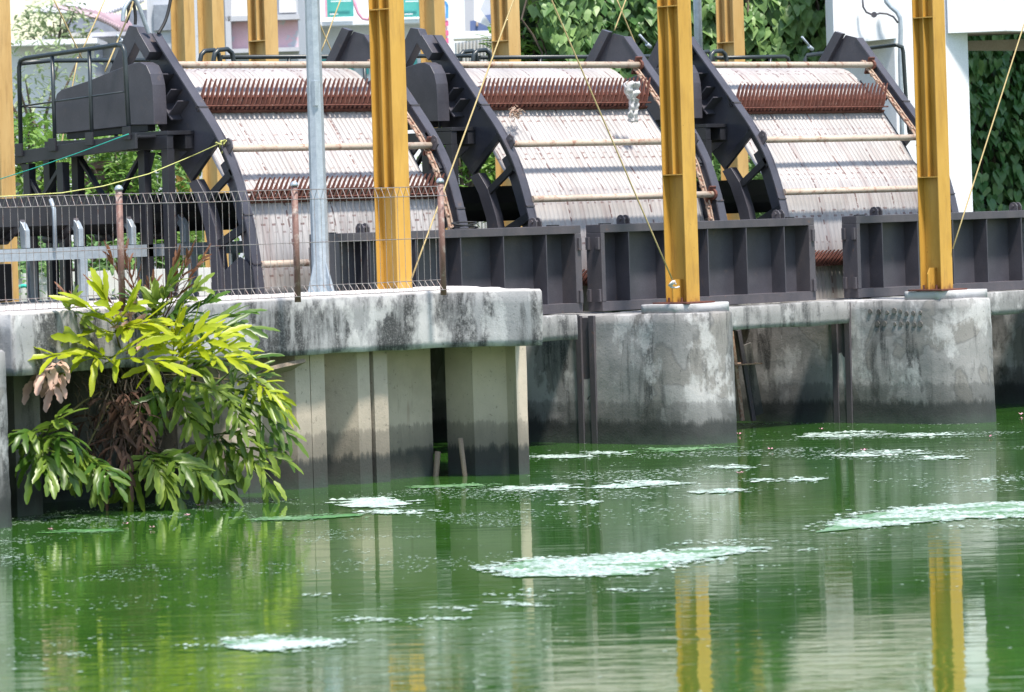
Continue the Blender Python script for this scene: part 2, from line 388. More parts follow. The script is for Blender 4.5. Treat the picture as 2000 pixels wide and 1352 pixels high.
c1, c2, c3 = at(872, 926, Z=0), at(925, 929, Z=0), at(1012, 929, Z=0)
xs = at(870, 800, Y=-2.6).x
ya = -2.62; xa = at(872, 800, Y=ya).x; yb = -2.98; xb = at(925, 800, Y=yb).x; yc = -3.3; xc = at(1012, 800, Y=yc).x
pile([(xa, ya), (xb, yb), (xc, yc), (xc + .5, yc + .4), (xa + .5, ya + .4)], 'broad end pile with warm tan face beside the black opening')
yd = -3.42; xd0, xd1 = at(1010, 800, Y=yd).x, at(1034, 800, Y=yd).x
pile([(xd0, yd), (xd1, yd + .02), (xd1 + .15, yd + .3), (xd0 + .1, yd + .3)], 'narrow pale strip pile at the right end of the row')

# wood stakes, plank, thin stick
def stake(px0, py0, px1, py1, r, label, mat='wood'):
    p = at(px1, py1, Z=0); y = p.y; t = at(px0, py0, Y=y)
    return tag(MB().tube([(p.x, p.y, -.3), tuple(p), tuple(t)], r, 10).build('wooden_stake', mat, smooth=True), label, 'stake', 'stakes in the water by the end pile')
stake(855, 882, 851, 930, .028, 'short mossy stake in front of the black opening')
stake(899, 856, 908, 930, .024, 'taller leaning brown stake in front of the tan end pile')
pl = at(512, 728, Y=-3.05); pr = at(582, 712, Y=-3.0)
m = MB(); m.bar(pl, pr, .20, .035, (0, .4, 1)); tag(m.build('loose_plank', 'wood'), 'splintered grey plank wedged under the quay beam by the fern', 'plank')

# ------------------------------------------------------------------ piers, sills, back wall
PIERX, PITCH = -.06, 3.94
def pier_poly(x0, yo=0):
    n = [(x0, 2.4), (x0, -.98), (x0 + .005, -1.25), (x0 + .05, -1.42), (x0 + .14, -1.55), (x0 + .27, -1.63), (x0 + .42, -1.66), (x0 + .56, -1.62), (x0 + .68, -1.52), (x0 + .76, -1.38), (x0 + .8, -1.2), (x0 + .82, -.9), (x0 + .82, 2.4)]
    return [(a, b + (yo if b < -.9 else 0)) for a, b in n]
for i, (lb, yo) in enumerate((('nearer rounded concrete pier with black streaks and brown repair patch, its right edge crumbling', 0), ('farther rounded concrete pier, paler, with two rows of dark round stains', -.12), ('concrete pier mostly outside the right edge of the view', -.2))):
    x0 = PIERX + PITCH * i
    p = thing('bridge_pier', (x0 + .4, 0, 0), lb, 'pier', 'concrete piers of the intake')
    rough_prism(pier_poly(x0, yo), -.5, 1.335, .055, .012, .022, 3 + i * 7, .035).build('pier_shaft', 'concrete_pier', p, smooth=True)
    g = MB(); g.box(x0 - .035, x0 - .002, -.24, -.16, -.3, 1.32); g.box(x0 - .035, x0 - .002, -.05, .03, -.3, 1.32); g.box(x0 - .012, x0 + .01, -.16, -.05, -.3, 1.30)
    g.build('guide_channel', 'dark_steel_worn', p, bevel=.004)
    # plinth
    X = x0 + .42
    rough_prism([(X - .38, -.86 + yo), (X - .38, -1.34 + yo), (X - .22, -1.47 + yo), (X + .28, -1.47 + yo), (X + .34, -1.3 + yo), (X + .3, -.86 + yo)], 1.33, 1.425, .04, .006, .01, 2 + i).build('plinth', 'concrete_new', p, smooth=True)
    if i == 1:
        m = MB(); rs = random.Random(3)
        for row, (y, xs_) in enumerate(((610, (1700, 1717, 1733, 1747, 1759, 1771, 1784, 1798)), (632, (1714, 1728, 1748, 1760, 1774, 1786, 1798)))):
            for xx in xs_:
                c = at(xx, y + rs.uniform(-3, 3), X=x0 - .002); m = MB().disc(c, (1, .05, 0), .026 + rs.uniform(-.007, .008), .022, 9); m.build('round_stain', 'concrete_dark', p)
sl = thing('sill_beam', (-.6, -.3, 1.1), 'short concrete sill beam left of the nearer pier', 'sill', 'concrete sill beams below the flood gates')
rough_prism([(-2.6, -.3), (PIERX - .33, -.3), (PIERX - .33, .12), (-2.6, .12)], 1.09, 1.345, .06, .01, .015, 4).build('beam', 'concrete_sill', sl, smooth=True)
sl = thing('sill_beam', (2.2, -.3, 1.1), 'concrete sill beam with a crumbling lower edge between the two rounded piers', 'sill', 'concrete sill beams below the flood gates')
rough_prism([(PIERX + .6, -.3), (PIERX + PITCH - .09, -.3), (PIERX + PITCH - .09, .12), (PIERX + .6, .12)], 1.09, 1.343, .06, .016, .02, 14).build('beam', 'concrete_sill', sl, smooth=True)
sl = thing('sill_beam', (6, -.3, 1.1), 'concrete sill beam right of the farther pier, at the right edge of the photo', 'sill', 'concrete sill beams below the flood gates')
rough_prism([(PIERX + PITCH + .6, -.3), (PIERX + 2 * PITCH - .09, -.3), (PIERX + 2 * PITCH - .09, .12), (PIERX + PITCH + .6, .12)], 1.09, 1.345, .06, .01, .015, 24).build('beam', 'concrete_sill', sl, smooth=True)
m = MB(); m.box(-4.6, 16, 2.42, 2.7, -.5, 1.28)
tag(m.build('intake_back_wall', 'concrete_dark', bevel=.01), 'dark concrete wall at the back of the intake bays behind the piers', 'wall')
m = MB(); m.box(-3.39, 16, 1.25, 3.3, 1.06, 1.32)
tag(m.build('deck_slab', 'concrete_sill', bevel=.01), 'concrete deck slab the curved screens stand on', 'slab')
# scrap leaning behind the first pier
for k, (a, b, c, d, w_, mt, lb) in enumerate(((1428, 648, 1450, 822, .05, 'rusty_bar', 'rusty steel angle leaning in the dark bay behind the nearer pier'),
    (1442, 645, 1472, 822, .06, 'dark_steel_worn', 'dark steel post leaning in the bay behind the nearer pier'),
    (1458, 672, 1482, 810, .13, 'concrete_dark', 'grey board leaning on the wall of the bay behind the nearer pier'))):
    y = .85; m = MB(); m.bar(at(a, b, Y=y), at(c, d, Y=y), w_, .03, (0, -1, .1)); tag(m.build(('steel_angle', 'steel_post', 'board')[k], mt, bevel=.003), lb, ('bar', 'post', 'board')[k])
m = MB(); a = at(1424, 711, Y=1.0); m.box(a.x - .1, a.x + .32, .8, 1.4, a.z - .015, a.z); tag(m.build('ledge_plate', 'rusty_bar'), 'small flat ledge plate in the dark bay behind the nearer pier', 'plate')

# ------------------------------------------------------------------ yellow columns
def column(X, Y, zb, zt, stiff, label, grp, base=True, lug=False):
    yp = 'yellow_paint' if grp == GA else 'yellow_paint_hazed'
    t = thing('steel_column', (X, Y, zb), label, 'column', grp)
    d, b, tf = .30, .19, .014
    m = MB(); m.box(X - b / 2, X + b / 2, Y - d / 2, Y - d / 2 + tf, zb, zt); m.box(X - b / 2, X + b / 2, Y + d / 2 - tf, Y + d / 2, zb, zt)
    m.box(X - .006, X + .006, Y - d / 2 + tf, Y + d / 2 - tf, zb, zt)
    m.build('column_shaft', yp, t, bevel=.003)
    m = MB(); m.box(X - b / 2 + .002, X - .007, Y - .005, Y + .005, stiff + .006, zt); m.build('fin', yp, t)
    z = stiff
    while z < zt:
        MB().box(X - b / 2 - .003, X - .007, Y - d / 2 + tf, Y + d / 2 - tf, z - .006, z + .006).build('stiffener', yp, t); z += 1.72
    if base:
        bp_ = MB().box(X - .22, X + .2, Y - .26, Y + .22, zb - .012, zb + .004).build('base_plate', 'rust', t)
        for sx, sy in ((-1, 1), (-1, -1), (1, -1)):
            MB().tube([(X + sx * .06 - (.05 if sx < 0 else 0), Y + sy * .09, zb), (X + sx * .06 - (.05 if sx < 0 else 0), Y + sy * .09, zb + .05)], .012, 6).build('anchor_bolt', 'rust', bp_)
    if lug:
        MB().prism([(X - .16, zb + .004), (X - .007, zb + .004), (X - .007, zb + .235), (X - .12, zb + .235), (X - .16, zb + .17)], 'y', Y - .02, Y - .005).build('lug_plate', yp, t)
    return t
GA, GB = 'yellow steel columns in front of the screens', 'yellow steel columns behind the screens'
ya1 = -1.2
def colx(px, py, Y): return at(px, py, Y=Y).x
column(colx(771, 560, ya1), ya1, 1.60, 6.7, at(770, 368, Y=ya1).z, 'yellow steel column rising behind the mesh fence, nearest of the front row', GA, True)
column(colx(1333, 560, -1.18), -1.18, 1.44, 6.7, at(1335, 341, Y=-1.18).z, 'yellow steel column standing on the nearer rounded pier', GA, True, True)
column(colx(1829, 540, -1.27), -1.27, 1.44, 6.7, at(1820, 346, Y=-1.27).z, 'yellow steel column standing on the farther rounded pier', GA, True, True)
column(colx(-2, 300, 5.4) , 5.4, 1.4, 6.7, 4.45, 'yellow steel column at the left edge of the photo beside the service platform', GB)
column(colx(514, 80, 5.4), 5.4, 1.3, 6.7, at(514, 80, Y=5.4).z, 'yellow back column over the first screen with a pink wall behind it', GB)
column(colx(988, 80, 5.4), 5.4, 1.3, 6.7, at(988, 80, Y=5.4).z, 'yellow back column in front of the navy shop sign', GB)
column(colx(1427, 83, 5.4), 5.4, 1.3, 6.7, at(1428, 83, Y=5.4).z, 'yellow back column in front of the big-leaved vine wall', GB)
column(colx(413, 80, 10.8), 10.8, 1.3, 6.7, 6.2, 'distant yellow column, right one of the close pair above the first screen', GB)
column(colx(845, 60, 10.8), 10.8, 1.3, 6.7, 6.2, 'distant yellow column beside the red striped sign', GB)
column(colx(358, 80, 16), 16, 1.3, 6.7, 6.4, 'farthest yellow column, left one of the close pair above the first screen', GB)

# ------------------------------------------------------------------ flood gates
def gate(x0, x1, ribs, label, lugs, wide_left=.22):
    t = thing('flood_gate', ((x0 + x1) / 2, .1, 1.35), label, 'gate', 'dark steel flood gates in a row')
    zb, zt, D = 1.352, 2.255, .215
    m = MB(); m.box(x0, x1, 0, D, zt - .085, zt); m.box(x0, x1, 0, D, zb, zb + .10); m.build('frame', 'dark_steel_worn', t, bevel=.004)
    for a, b in ((x0, x0 + wide_left), (x1 - .09, x1)): MB().box(a, b, -.003, D + .002, zb + .101, zt - .086).build('end_post', 'dark_steel_worn', t, bevel=.004)
    MB().box(x0 + wide_left, x1 - .09, D - .012, D, zb + .1, zt - .085).build('skin_plate', 'dark_steel', t)
    for r in ribs: MB().box(r - .006, r + .006, .004, D - .012, zb + .1, zt - .085).build('rib', 'dark_steel', t)
    for k in range(7):
        z = zb + .14 + k * .105; MB().disc((x1 - .36, D - .03, z), (0, 1, 0), .017, .045, 6).build('bolt', 'galvanised', t)
    for z in (zb + .1, zt - .26):
        MB().box(x1 - .06, x1 - .02, -.03, -.004, z, z + .13).build('guide_shoe', 'dark_steel_worn', t, bevel=.003)
        for y_ in (.01, .155): MB().box(x0 - .03, x0 - .001, y_, y_ + .045, z, z + .13).build('guide_shoe', 'dark_steel_worn', t, bevel=.003)
    for lx in lugs:
        m = MB()
        for dx in (-.035, .035):
            m.prism([(.02, zt), (.14, zt), (.14, zt + .05), (.115, zt + .085), (.08, zt + .095), (.045, zt + .085), (.02, zt + .05)], 'x', lx + dx - .008, lx + dx + .008)
        m.tube([(lx - .06, .08, zt + .05), (lx + .06, .08, zt + .05)], .018, 8); m.build('lifting_lug', 'dark_steel_worn', t, bevel=.002)
    for xx in (x0 + .12, x1 - .35): MB().box(xx - .06, xx + .06, .02, .09, zt, zt + .012).build('stop_pad', 'black_rubber', t)
gate(-3.56, .0, (-2.95, -2.33, -1.71, -1.11, -.5), 'first flood gate, partly behind the fence and the lamp pole', (at(708, 440, Y=.08).x, at(1045, 430, Y=.08).x), .20)
gate(.29, 3.59, (.71, 1.31, 1.91, 2.51, 3.11), 'middle flood gate standing behind the nearer rounded pier', (at(1217, 430, Y=.08).x, at(1520, 418, Y=.08).x), .055)
gate(4.28, 7.76, (4.71, 5.31, 5.91, 6.5, 7.11), 'farthest flood gate, cut by the right edge of the photo', (at(1711, 412, Y=.08).x, at(1983, 402, Y=.08).x), .055)
# coiled cable on first gate
m = MB(); c = at(905, 432, Y=.12)
pts = [(c.x + .17 * math.cos(t) * (1 - t * .01), .1 + .08 * math.sin(t), 2.262 + .03 + .035 * math.sin(t * .5 + 1)) for t in [i * .35 for i in range(48)]]
tag(m.tube(pts, .008, 6).build('coiled_cable', 'black_rubber', smooth=True), 'loosely coiled dark cable lying on top of the first flood gate', 'cable')

# ------------------------------------------------------------------ curved trash screens
FP = [(2.13, 4.33), (1.92, 4.09), (1.70, 3.85), (1.45, 3.57), (1.20, 3.29), (1.06, 3.09), (.95, 2.90), (.86, 2.66), (.78, 2.42), (.72, 2.16), (.675, 1.9), (.64, 1.62), (.62, 1.33)]
def offs(prof, d):
    out = []
    for i, p in enumerate(prof):
        a, b = Vector(prof[max(i - 1, 0)]), Vector(prof[min(i + 1, len(prof) - 1)]); t = (b - a).normalized(); n = Vector((-t.y, t.x))
        if n.x > 0: n = -n
        out.append((p[0] - n.x * d, p[1] - n.y * d))
    return out
def resamp(prof, step):
    out = [Vector(prof[0])]; 
    for a, b in zip(prof, prof[1:]):
        a, b = Vector(a), Vector(b); k = max(1, round((b - a).length / step))
        out += [a.lerp(b, (j + 1) / k) for j in range(k)]
    return out
def smooth_prof(p, it=3):
    p = [Vector(q) for q in p]
    for _ in range(it): p = [p[0]] + [(p[i - 1] + p[i] * 2 + p[i + 1]) / 4 for i in range(1, len(p) - 1)] + [p[-1]]
    return p
SP = [(2.75, 3.86), (2.6, 3.95), (2.45, 3.99), (2.3, 3.98), (2.16, 3.92), (2.05, 3.82), (1.74, 3.47), (1.42, 3.08), (1.29, 2.87)] + [(a + .2, b) for a, b in FP[7:]]
def side_frame(t, X, s, plate):       # s=-1: stiffeners stick out to the left (-X)
    th = .012
    if plate:
        pl = [(2.42, 4.345), (2.13, 4.33), (1.70, 3.85), (1.55, 3.67), (1.44, 3.56), (1.16, 3.24), (1.28, 3.16), (1.69, 2.80), (1.78, 2.9), (2.08, 3.23), (2.2, 3.40), (2.15, 3.9), (2.27, 4.04), (2.47, 4.24)]
    else:
        pl = [(2.30, 4.37), (2.13, 4.33), (1.70, 3.85), (1.55, 3.67), (1.44, 3.56), (1.16, 3.24), (1.28, 3.16), (1.50, 3.38), (1.85, 3.80), (2.03, 4.02), (2.72, 4.0)]
    f = MB().prism(pl, 'x', X, X + th).build('side_frame', 'dark_steel', t); t = f
    # front flange running the whole curve
    m = MB(); w0, w1 = (X - .095, X + .02) if s < 0 else (X - .008, X + .11); pr = resamp(FP, .12); pr = smooth_prof(pr, 2); po = offs([tuple(p) for p in pr], .016)
    n = len(pr)
    for i in range(n - 1):
        a, b, c, d = pr[i], pr[i + 1], Vector(po[i + 1]), Vector(po[i])
        m.add([(w0, *a), (w1, *a), (w1, *b), (w0, *b), (w0, *d), (w1, *d), (w1, *c), (w0, *c)], [(0, 1, 2, 3), (7, 6, 5, 4), (0, 3, 7, 4), (1, 5, 6, 2)] + ([(0, 4, 5, 1)] if i == 0 else []) + ([(3, 2, 6, 7)] if i == n - 2 else []))
    m.build('front_flange', 'dark_steel', t)
    lo = FP[4:]; li = offs(lo, .14)
    MB().prism(lo + li[::-1], 'x', X - .001 if s < 0 else X, X + th + .001).build('front_web', 'dark_steel', t)
    a2 = [(1.69, 2.80), (1.56, 2.84), (1.42, 2.66), (1.31, 2.37), (1.26, 2.16), (1.23, 1.93), (1.22, 1.33), (1.37, 1.33), (1.37, 1.7), (1.40, 2.06), (1.47, 2.37), (1.57, 2.62)]
    MB().prism(a2, 'x', X - .05, X + .05).build('rear_arc', 'dark_steel', t, bevel=.004)
    m = MB()
    for a, b, wd in (((1.45, 2.62), (1.0, 2.92), .075), ((1.36, 2.14), (.84, 2.36), .085), ((1.66, 2.86), (1.22, 3.24), .07), ((1.22, 3.2), (1.0, 2.84), .05)):
        m.bar((X - .03, *a), (X - .03, *b), wd, .035, (1, 0, 0))
    m.build('brace', 'black_steel', t, bevel=.003)
    MB().prism([(1.42, 1.80), (.98, 2.05), (.86, 2.0), (.78, 1.9), (.74, 1.33), (1.42, 1.33)], 'x', X - .02, X + .0).build('gusset', 'dark_steel', t)
    rl = MB(); rl.prism([(2.54, 4.43), (2.42, 4.41), (2.38, 4.335), (3.05, 3.52), (3.16, 3.60)] if s < 0 else [(2.42, 4.42), (2.30, 4.385), (2.98, 3.52), (3.08, 3.60)], 'x', X - .06, X + (.05 if s < 0 else .0)); rl.build('rear_leg', 'dark_steel', t, bevel=.004)
    if s < 0:
        for k in range(7):
            y_, z_ = 1.66 - .066 * k * .86, 2.84 + .066 * k; MB().disc((X - .004, y_ - .0, z_ + .01), (1, 0, 0), .011, .016, 6).build('bolt', 'dark_steel_worn', t)
        m = MB()   # box bracket, open ribs and slot ring on the outer face
        m.prism([(2.25, 4.34), (2.085, 4.14), (2.16, 4.06), (2.33, 4.26)], 'x', X - .17, X - .002)
        m.build('top_bracket', 'dark_steel', t, bevel=.004)
        m = MB()
        for yy, zz in ((1.98, 3.86), (1.86, 3.70), (1.76, 3.58)): m.bar((X - .07, yy + .06, zz - .05), (X - .07, yy - .07, zz + .05), .012, .14, (1, 0, 0)) if False else m.prism([(yy + .09, zz - .075), (yy + .085, zz - .085), (yy - .065, zz + .045), (yy - .06, zz + .055)], 'x', X - .15, X - .002)
        m.prism([(1.95, 3.62), (1.80, 3.45), (1.81, 3.44), (1.96, 3.61)], 'x', X - .15, X - .002)
        m.build('rib', 'dark_steel', t)
        c = Vector((X - .006, 1.60, 3.60)); d = Vector((0, -.55, -.83)).normalized()
        ring = [c + d * (.06 * sg_) + Vector((0, math.cos(a_) * .03, math.sin(a_) * .03)) for sg_, rng in ((-1, range(0, 7)), (1, range(6, 13))) for a_ in [math.pi * k / 6 + .98 - math.pi / 2 + math.pi / 2 for k in rng]]
        m = MB(); m.tube(ring + [ring[0]], .009, 6); m.build('slot_ring', 'dark_steel_worn', t, smooth=True)
    e = MB(); e.prism([(1.15, 3.10), (1.05, 3.08), (1.0, 3.14), (1.02, 3.21), (1.07, 3.24), (1.12, 3.2)], 'x', X - .05, X - .03); e.disc((X - .04, 1.055, 3.175), (1, 0, 0), .018, .03, 10); e.build('lifting_eye', 'dark_steel_worn', t, bevel=.003)
    m = MB()
    for q in ((.80, 2.47), (.69, 1.98), (1.44, 3.56)):
        m.box(w0, w1, q[0] - .012, q[0] + .03, q[1] - .008, q[1] + .008)
    m.build('splice_plate', 'dark_steel_worn', t)
def screen_sheet(t, xa, xb, seed):
    pr = resamp([tuple(p) for p in smooth_prof(resamp(SP, .1), 3)], .05); m = MB(); pitch = .065; nx = int((xb - xa) / pitch * 4)
    acc = 0; arc = [0]
    for a, b in zip(pr, pr[1:]): acc += (b - a).length; arc.append(acc)
    on = offs([tuple(p) for p in pr], 1.0); m.uv = []
    wav = (0, .005, .008, .005)
    for i, p in enumerate(pr):
        nn = Vector((p.x - on[i][0], p.y - on[i][1]))
        for k in range(nx + 1):
            x = xa + (xb - xa) * k / nx; h = wav[k % 4]
            h += .006 * noise.noise(Vector((x * 1.5, arc[i] * 2, seed)))
            m.v.append(Vector((x, p.x + nn.x * h, p.y + nn.y * h))); m.uv.append((x + seed * .37, arc[i] + seed * .21))
    for i in range(len(pr) - 1):
        for k in range(nx): a = i * (nx + 1) + k; m.f.append((a, a + 1, a + nx + 2, a + nx + 1))
    return m.build('screen_sheet', 'screen_metal', t)
def rake(t, xa, xb, z, seed, sc=1.0):
    # find slope of the sheet there
    rs = random.Random(seed)
    pr = smooth_prof(resamp(SP, .1), 3); k = min(range(len(pr)), key=lambda i: abs(pr[i].y - z) + (9 if pr[i].x > 2.2 else 0))
    T = (pr[k - 1] - pr[k + 1]).normalized(); N = Vector((-T.y, T.x)); N = -N if N.x > 0 else N; o = pr[k]
    def Q(tt, nn): v = o + T * (tt * sc) + N * (nn * (.6 + .4 * sc)); return (v.x, v.y)
    tooth = [Q(-.13, .03), Q(-.165, .09), Q(-.155, .145), Q(-.10, .195), Q(-.045, .222), Q(.0, .25), Q(.062, .295), Q(.07, .287), Q(.045, .235), Q(.005, .195), Q(-.025, .16), Q(-.05, .11), Q(-.07, .03)]
    m = MB(); n = 40
    for i in range(n):
        x = xa + .17 + (xb - xa - .22) * i / (n - 1); sh = .075 + rs.uniform(-.008, .008); g = rs.uniform(-.03, .03) * .4
        # blades lean sideways towards their tips
        ml = MB(); ml.prism(tooth, 'x', -.0075, .0075)
        for v in ml.v:
            tt = (Vector((v.y, v.z)) - o).dot(T); v.x += x + sh * (tt / .15) * 1.0 + g * max(0, tt)
            v.z += rs.uniform(-.002, .002)
        m.add(ml.v, ml.f)
    m.build('rake_teeth', 'rust', t)
    m = MB(); m.prism([Q(-.15, .015), Q(-.15, .05), Q(-.135, .05), Q(-.135, .03), Q(-.02, .03), Q(-.02, .015)], 'x', xa + .03, xb - .03); m.tube([(xa + .15, *Q(-.16, .13)), (xb - .05, *Q(-.16, .13))], .009, 6)
    m.tube([(xa + .01, *Q(-.05, .14)), (xb - .01, *Q(-.05, .14))], .02, 8); m.build('rake_bar', 'rust', t)
HOOD = [(1.86, 3.40), (1.86, 3.62), (1.87, 3.80), (1.90, 3.91), (1.96, 4.0), (2.05, 4.035), (2.15, 4.03), (2.5, 3.965), (2.87, 3.885), (3.2, 3.83), (3.33, 3.81), (3.41, 3.77), (3.44, 3.70), (3.45, 3.36), (2.3, 3.40), (2.25, 3.41)]
def screen(X, XR, label, pipes, rakes, seed):
    t = thing('trash_screen', (X, 1.2, 1.33), label, 'screen', 'curved trash screens with rakes')
    side_frame(t, X, -1, True); side_frame(t, XR, 1, False)
    screen_sheet(t, X + .03, XR - .06, seed)
    for y, z in pipes:
        MB().tube([(X + .013, y, z), (XR - .0, y, z)], .036, 16).build('cross_pipe', 'pipe_tan', t, smooth=True)
        m = MB(); m.disc((XR - .03, y, z), (1, 0, 0), .062, .03, 12); m.bar((XR - .05, y - .02, z + .09), (XR - .05, y + .06, z - .1), .02, .1, (1, 0, 0)); m.build('pipe_flange', 'rust', t, bevel=.003)
    for k, z in enumerate(rakes): rake(t, X + .03, XR - .04, z, seed * 10 + k, 1.0 if k == 0 else .68)
    # guide rail and chain on the inside of the far frame
    pr = offs(FP, .10); pr2 = offs(FP, .05)
    MB().prism(pr2[1:] + pr[:0:-1], 'x', XR - .07, XR - .05).build('chain_guide', 'rusty_bar', t)
    m = MB(); cp = resamp(offs(FP, .075)[1:], .11)
    for i, q in enumerate(cp[:-1]):
        r_ = cp[i + 1]; m.bar((XR - .085, *q), (XR - .085, *r_), .012, .035, (1, 0, 0)); m.disc((XR - .085, *q), (1, 0, 0), .022, .03, 8)
    m.build('chain', 'rusty_bar', t)
    m = MB().prism([(a, b) for a, b in offs(SP[5:], -.01)] + [(a, b) for a, b in offs(SP[5:], .10)][::-1], 'x', XR - .058, XR - .045); m.build('seal_strip', 'black_steel', t)
    MB().prism([(a, b) for a, b in offs(FP[5:], .12)] + [(a, b) for a, b in offs(FP[5:], .235)][::-1], 'x', X + .014, X + .027).build('seal_strip', 'dark_steel', t)
    # drive guard and its stand
    MB().prism(HOOD, 'x', X - .33, X - .16).build('drive_guard', 'dark_steel', t, smooth=False, bevel=.006)
    m = MB(); m.prism([(2.0, 3.34), (3.3, 3.30), (3.3, 3.42), (2.0, 3.42)], 'x', X - .30, X - .2); m.build('drive_chain', 'black_rubber', t)
    m = MB(); m.box(X - .36, X - .02, 1.62, 2.2, 3.29, 3.33); m.box(X - .36, X - .28, 1.63, 3.6, 3.15, 3.285); m.box(X - .12, X - .02, 1.63, 3.6, 3.15, 3.285); m.build('stand_beam', 'black_steel', t, bevel=.003)
    for yy in (1.68, 2.05, 3.12, 3.58):
        m = MB(); m.box(X - .36, X - .27, yy - .05, yy + .05, 1.66 if X < -3 else 1.33, 3.148); m.box(X - .44 + .03, X - .361, yy - .07, yy + .07, 1.661 if X < -3 else 1.33, 1.68) if False else None; m.build('stand_leg', 'black_steel', t, bevel=.003)
    m = MB(); m.bar((X - .31, 3.1, 3.12), (X - .31, 2.5, 2.45), .03, .06, (1, 0, 0)); m.bar((X - .31, 2.08, 3.12), (X - .31, 2.75, 2.40), .03, .06, (1, 0, 0))
    m.prism([(1.9, 3.12), (2.2, 3.14), (2.02, 2.85)], 'x', X - .30, X - .29); m.prism([(1.52, 3.12), (2.0, 3.12), (1.75, 2.98)], 'x', X - .2, X - .19); m.build('stand_brace', 'black_steel', t)
    return t
PT, PM, PL_, PB = (1.88, 4.0), (1.12, 3.13), (.82, 2.54), (.70, 1.97)
screen(-3.8, -1.0, 'nearest curved screen, behind the lamp pole, second rusty rake just above the fence', [PT, PM, PB], [3.62, 2.63], 1)
screen(.1, 2.9, 'middle curved trash screen with a white plastic rag caught on its rusty rake', [PT, PM, PL_], [3.60, 1.70], 2)
screen(4.0, 6.78, 'farthest curved screen, its top beam ending before the white building', [PT, PM, PL_], [3.57, 1.78], 3)

# plastic rag on the middle rake
def rag():
    c = at(1212, 195, Y=1.45); m = MB(); rs = random.Random(5); m.uv = None
    nu, nv = 12, 22
    for j in range(nv + 1):
        for i in range(nu + 1):
            u, v = i / nu - .5, j / nv
            wd = (.14 + .10 * math.sin(v * 9) * (1 - v)) if v < .45 else .125 - .04 * (v - .45)
            x = u * wd * 1.5; z = .19 - v * .44; y = -.03 - .05 * (1 - v) + .05 * noise.noise(Vector((u * 6, v * 9, 1))) + (.04 * math.sin(u * 14) * (1 - v * .5)) - .0
            x += .04 * noise.noise(Vector((u * 3, v * 7, 4))) + (.03 if v > .45 else -.02)
            m.v.append(Vector((c.x + x * .75 - y * .0, c.y - .12 + y - x * .0, c.z + z + .03 * noise.noise(Vector((u * 5, v * 4, 8))))))
    for j in range(nv):
        for i in range(nu): a = j * (nu + 1) + i; m.f.append((a, a + 1, a + nu + 2, a + nu + 1))
    o = m.build('plastic_rag', 'plastic_white', smooth=True); s_ = o.modifiers.new('t', 'SOLIDIFY'); s_.thickness = .004
    tag(o, 'torn white plastic rag hanging from the top rake of the middle screen', 'rag')
rag()
m = MB()
c = at(1006, 216, Y=1.5)
for k in range(26):
    a = [c + Vector((random.gauss(0, .03), random.gauss(0, .03), random.gauss(0, .02)))]
    for j in range(4): a.append(a[-1] + Vector((random.uniform(-.04, .04), random.uniform(-.03, .03), random.uniform(-.04, .02))))
    m.tube(a, .005, 4)
tag(m.build('debris_clump', 'rusty_bar'), 'small tangled brown clump of debris under the middle rake', 'debris')

# service platform with rail at the left
t = thing('service_platform', (-4.4, 2.8, 3.2), 'dark railed service platform beside the nearest drive guard, at the left', 'platform')
XR_ = -4.45
A, B, C_ = Vector((XR_, 3.61, 4.13)), Vector((XR_, 1.93, 4.20)), None
m = MB(); r_ = .024
m.tube([(XR_, 3.62, 3.19), (XR_, 3.61, 4.05), (XR_, 3.58, 4.12), (XR_, 3.5, 4.14), (XR_, 2.0, 4.205), (XR_, 1.93, 4.19), (XR_, 1.90, 4.13), (XR_, 1.87, 3.30)], r_, 10)
for y, zt in ((3.06, 4.15), (2.46, 4.18)): m.tube([(XR_, y, 3.22), (XR_, y, zt)], .021, 10)
m.tube([(XR_, 3.61, 4.09), (XR_ + .4, 3.61, 4.12), (-2.4, 3.61, 4.13)], r_, 10); m.tube([(-3.2, 3.61, 4.12), (-3.2, 3.61, 3.2)], .021, 8)
m.build('handrail', 'green_black_pipe', t, smooth=True)
m = MB(); m.tube([(XR_, 3.61, 3.65), (XR_, 1.9, 3.735)], .009, 8); m.tube([(XR_, 3.61, 3.65), (-3.9, 3.61, 3.63)], .009, 8); m.build('mid_rail', 'green_black_pipe', t, smooth=True)
m = MB(); m.prism([(3.70, 3.06), (3.70, 3.19), (1.75, 3.31), (1.75, 3.16)], 'x', XR_ - .02, XR_ + .01); m.prism([(3.66, 3.17), (3.66, 3.19), (1.8, 3.295), (1.8, 3.27)], 'x', XR_ + .011, -3.84); m.build('edge_beam', 'black_steel', t, bevel=.004)
for y in (3.61, 3.06, 2.46, 1.87): MB().box(XR_ - .045, XR_ - .021, y - .055, y + .055, 3.14 + (3.61 - y) * .065, 3.27 + (3.61 - y) * .065).build('post_bracket', 'black_steel', t, bevel=.003)
m = MB()
for y in (3.55, 3.0): m.box(XR_ + .0, XR_ + .09, y - .05, y + .05, 1.661, 3.06)
m.bar((XR_ + .04, 3.66, 3.08), (XR_ + .04, 3.2, 2.5), .04, .05, (1, 0, 0)); m.bar((XR_ + .04, 2.98, 3.05), (XR_ + .04, 3.5, 2.55), .04, .05, (1, 0, 0)); m.build('leg', 'black_steel', t, bevel=.003)

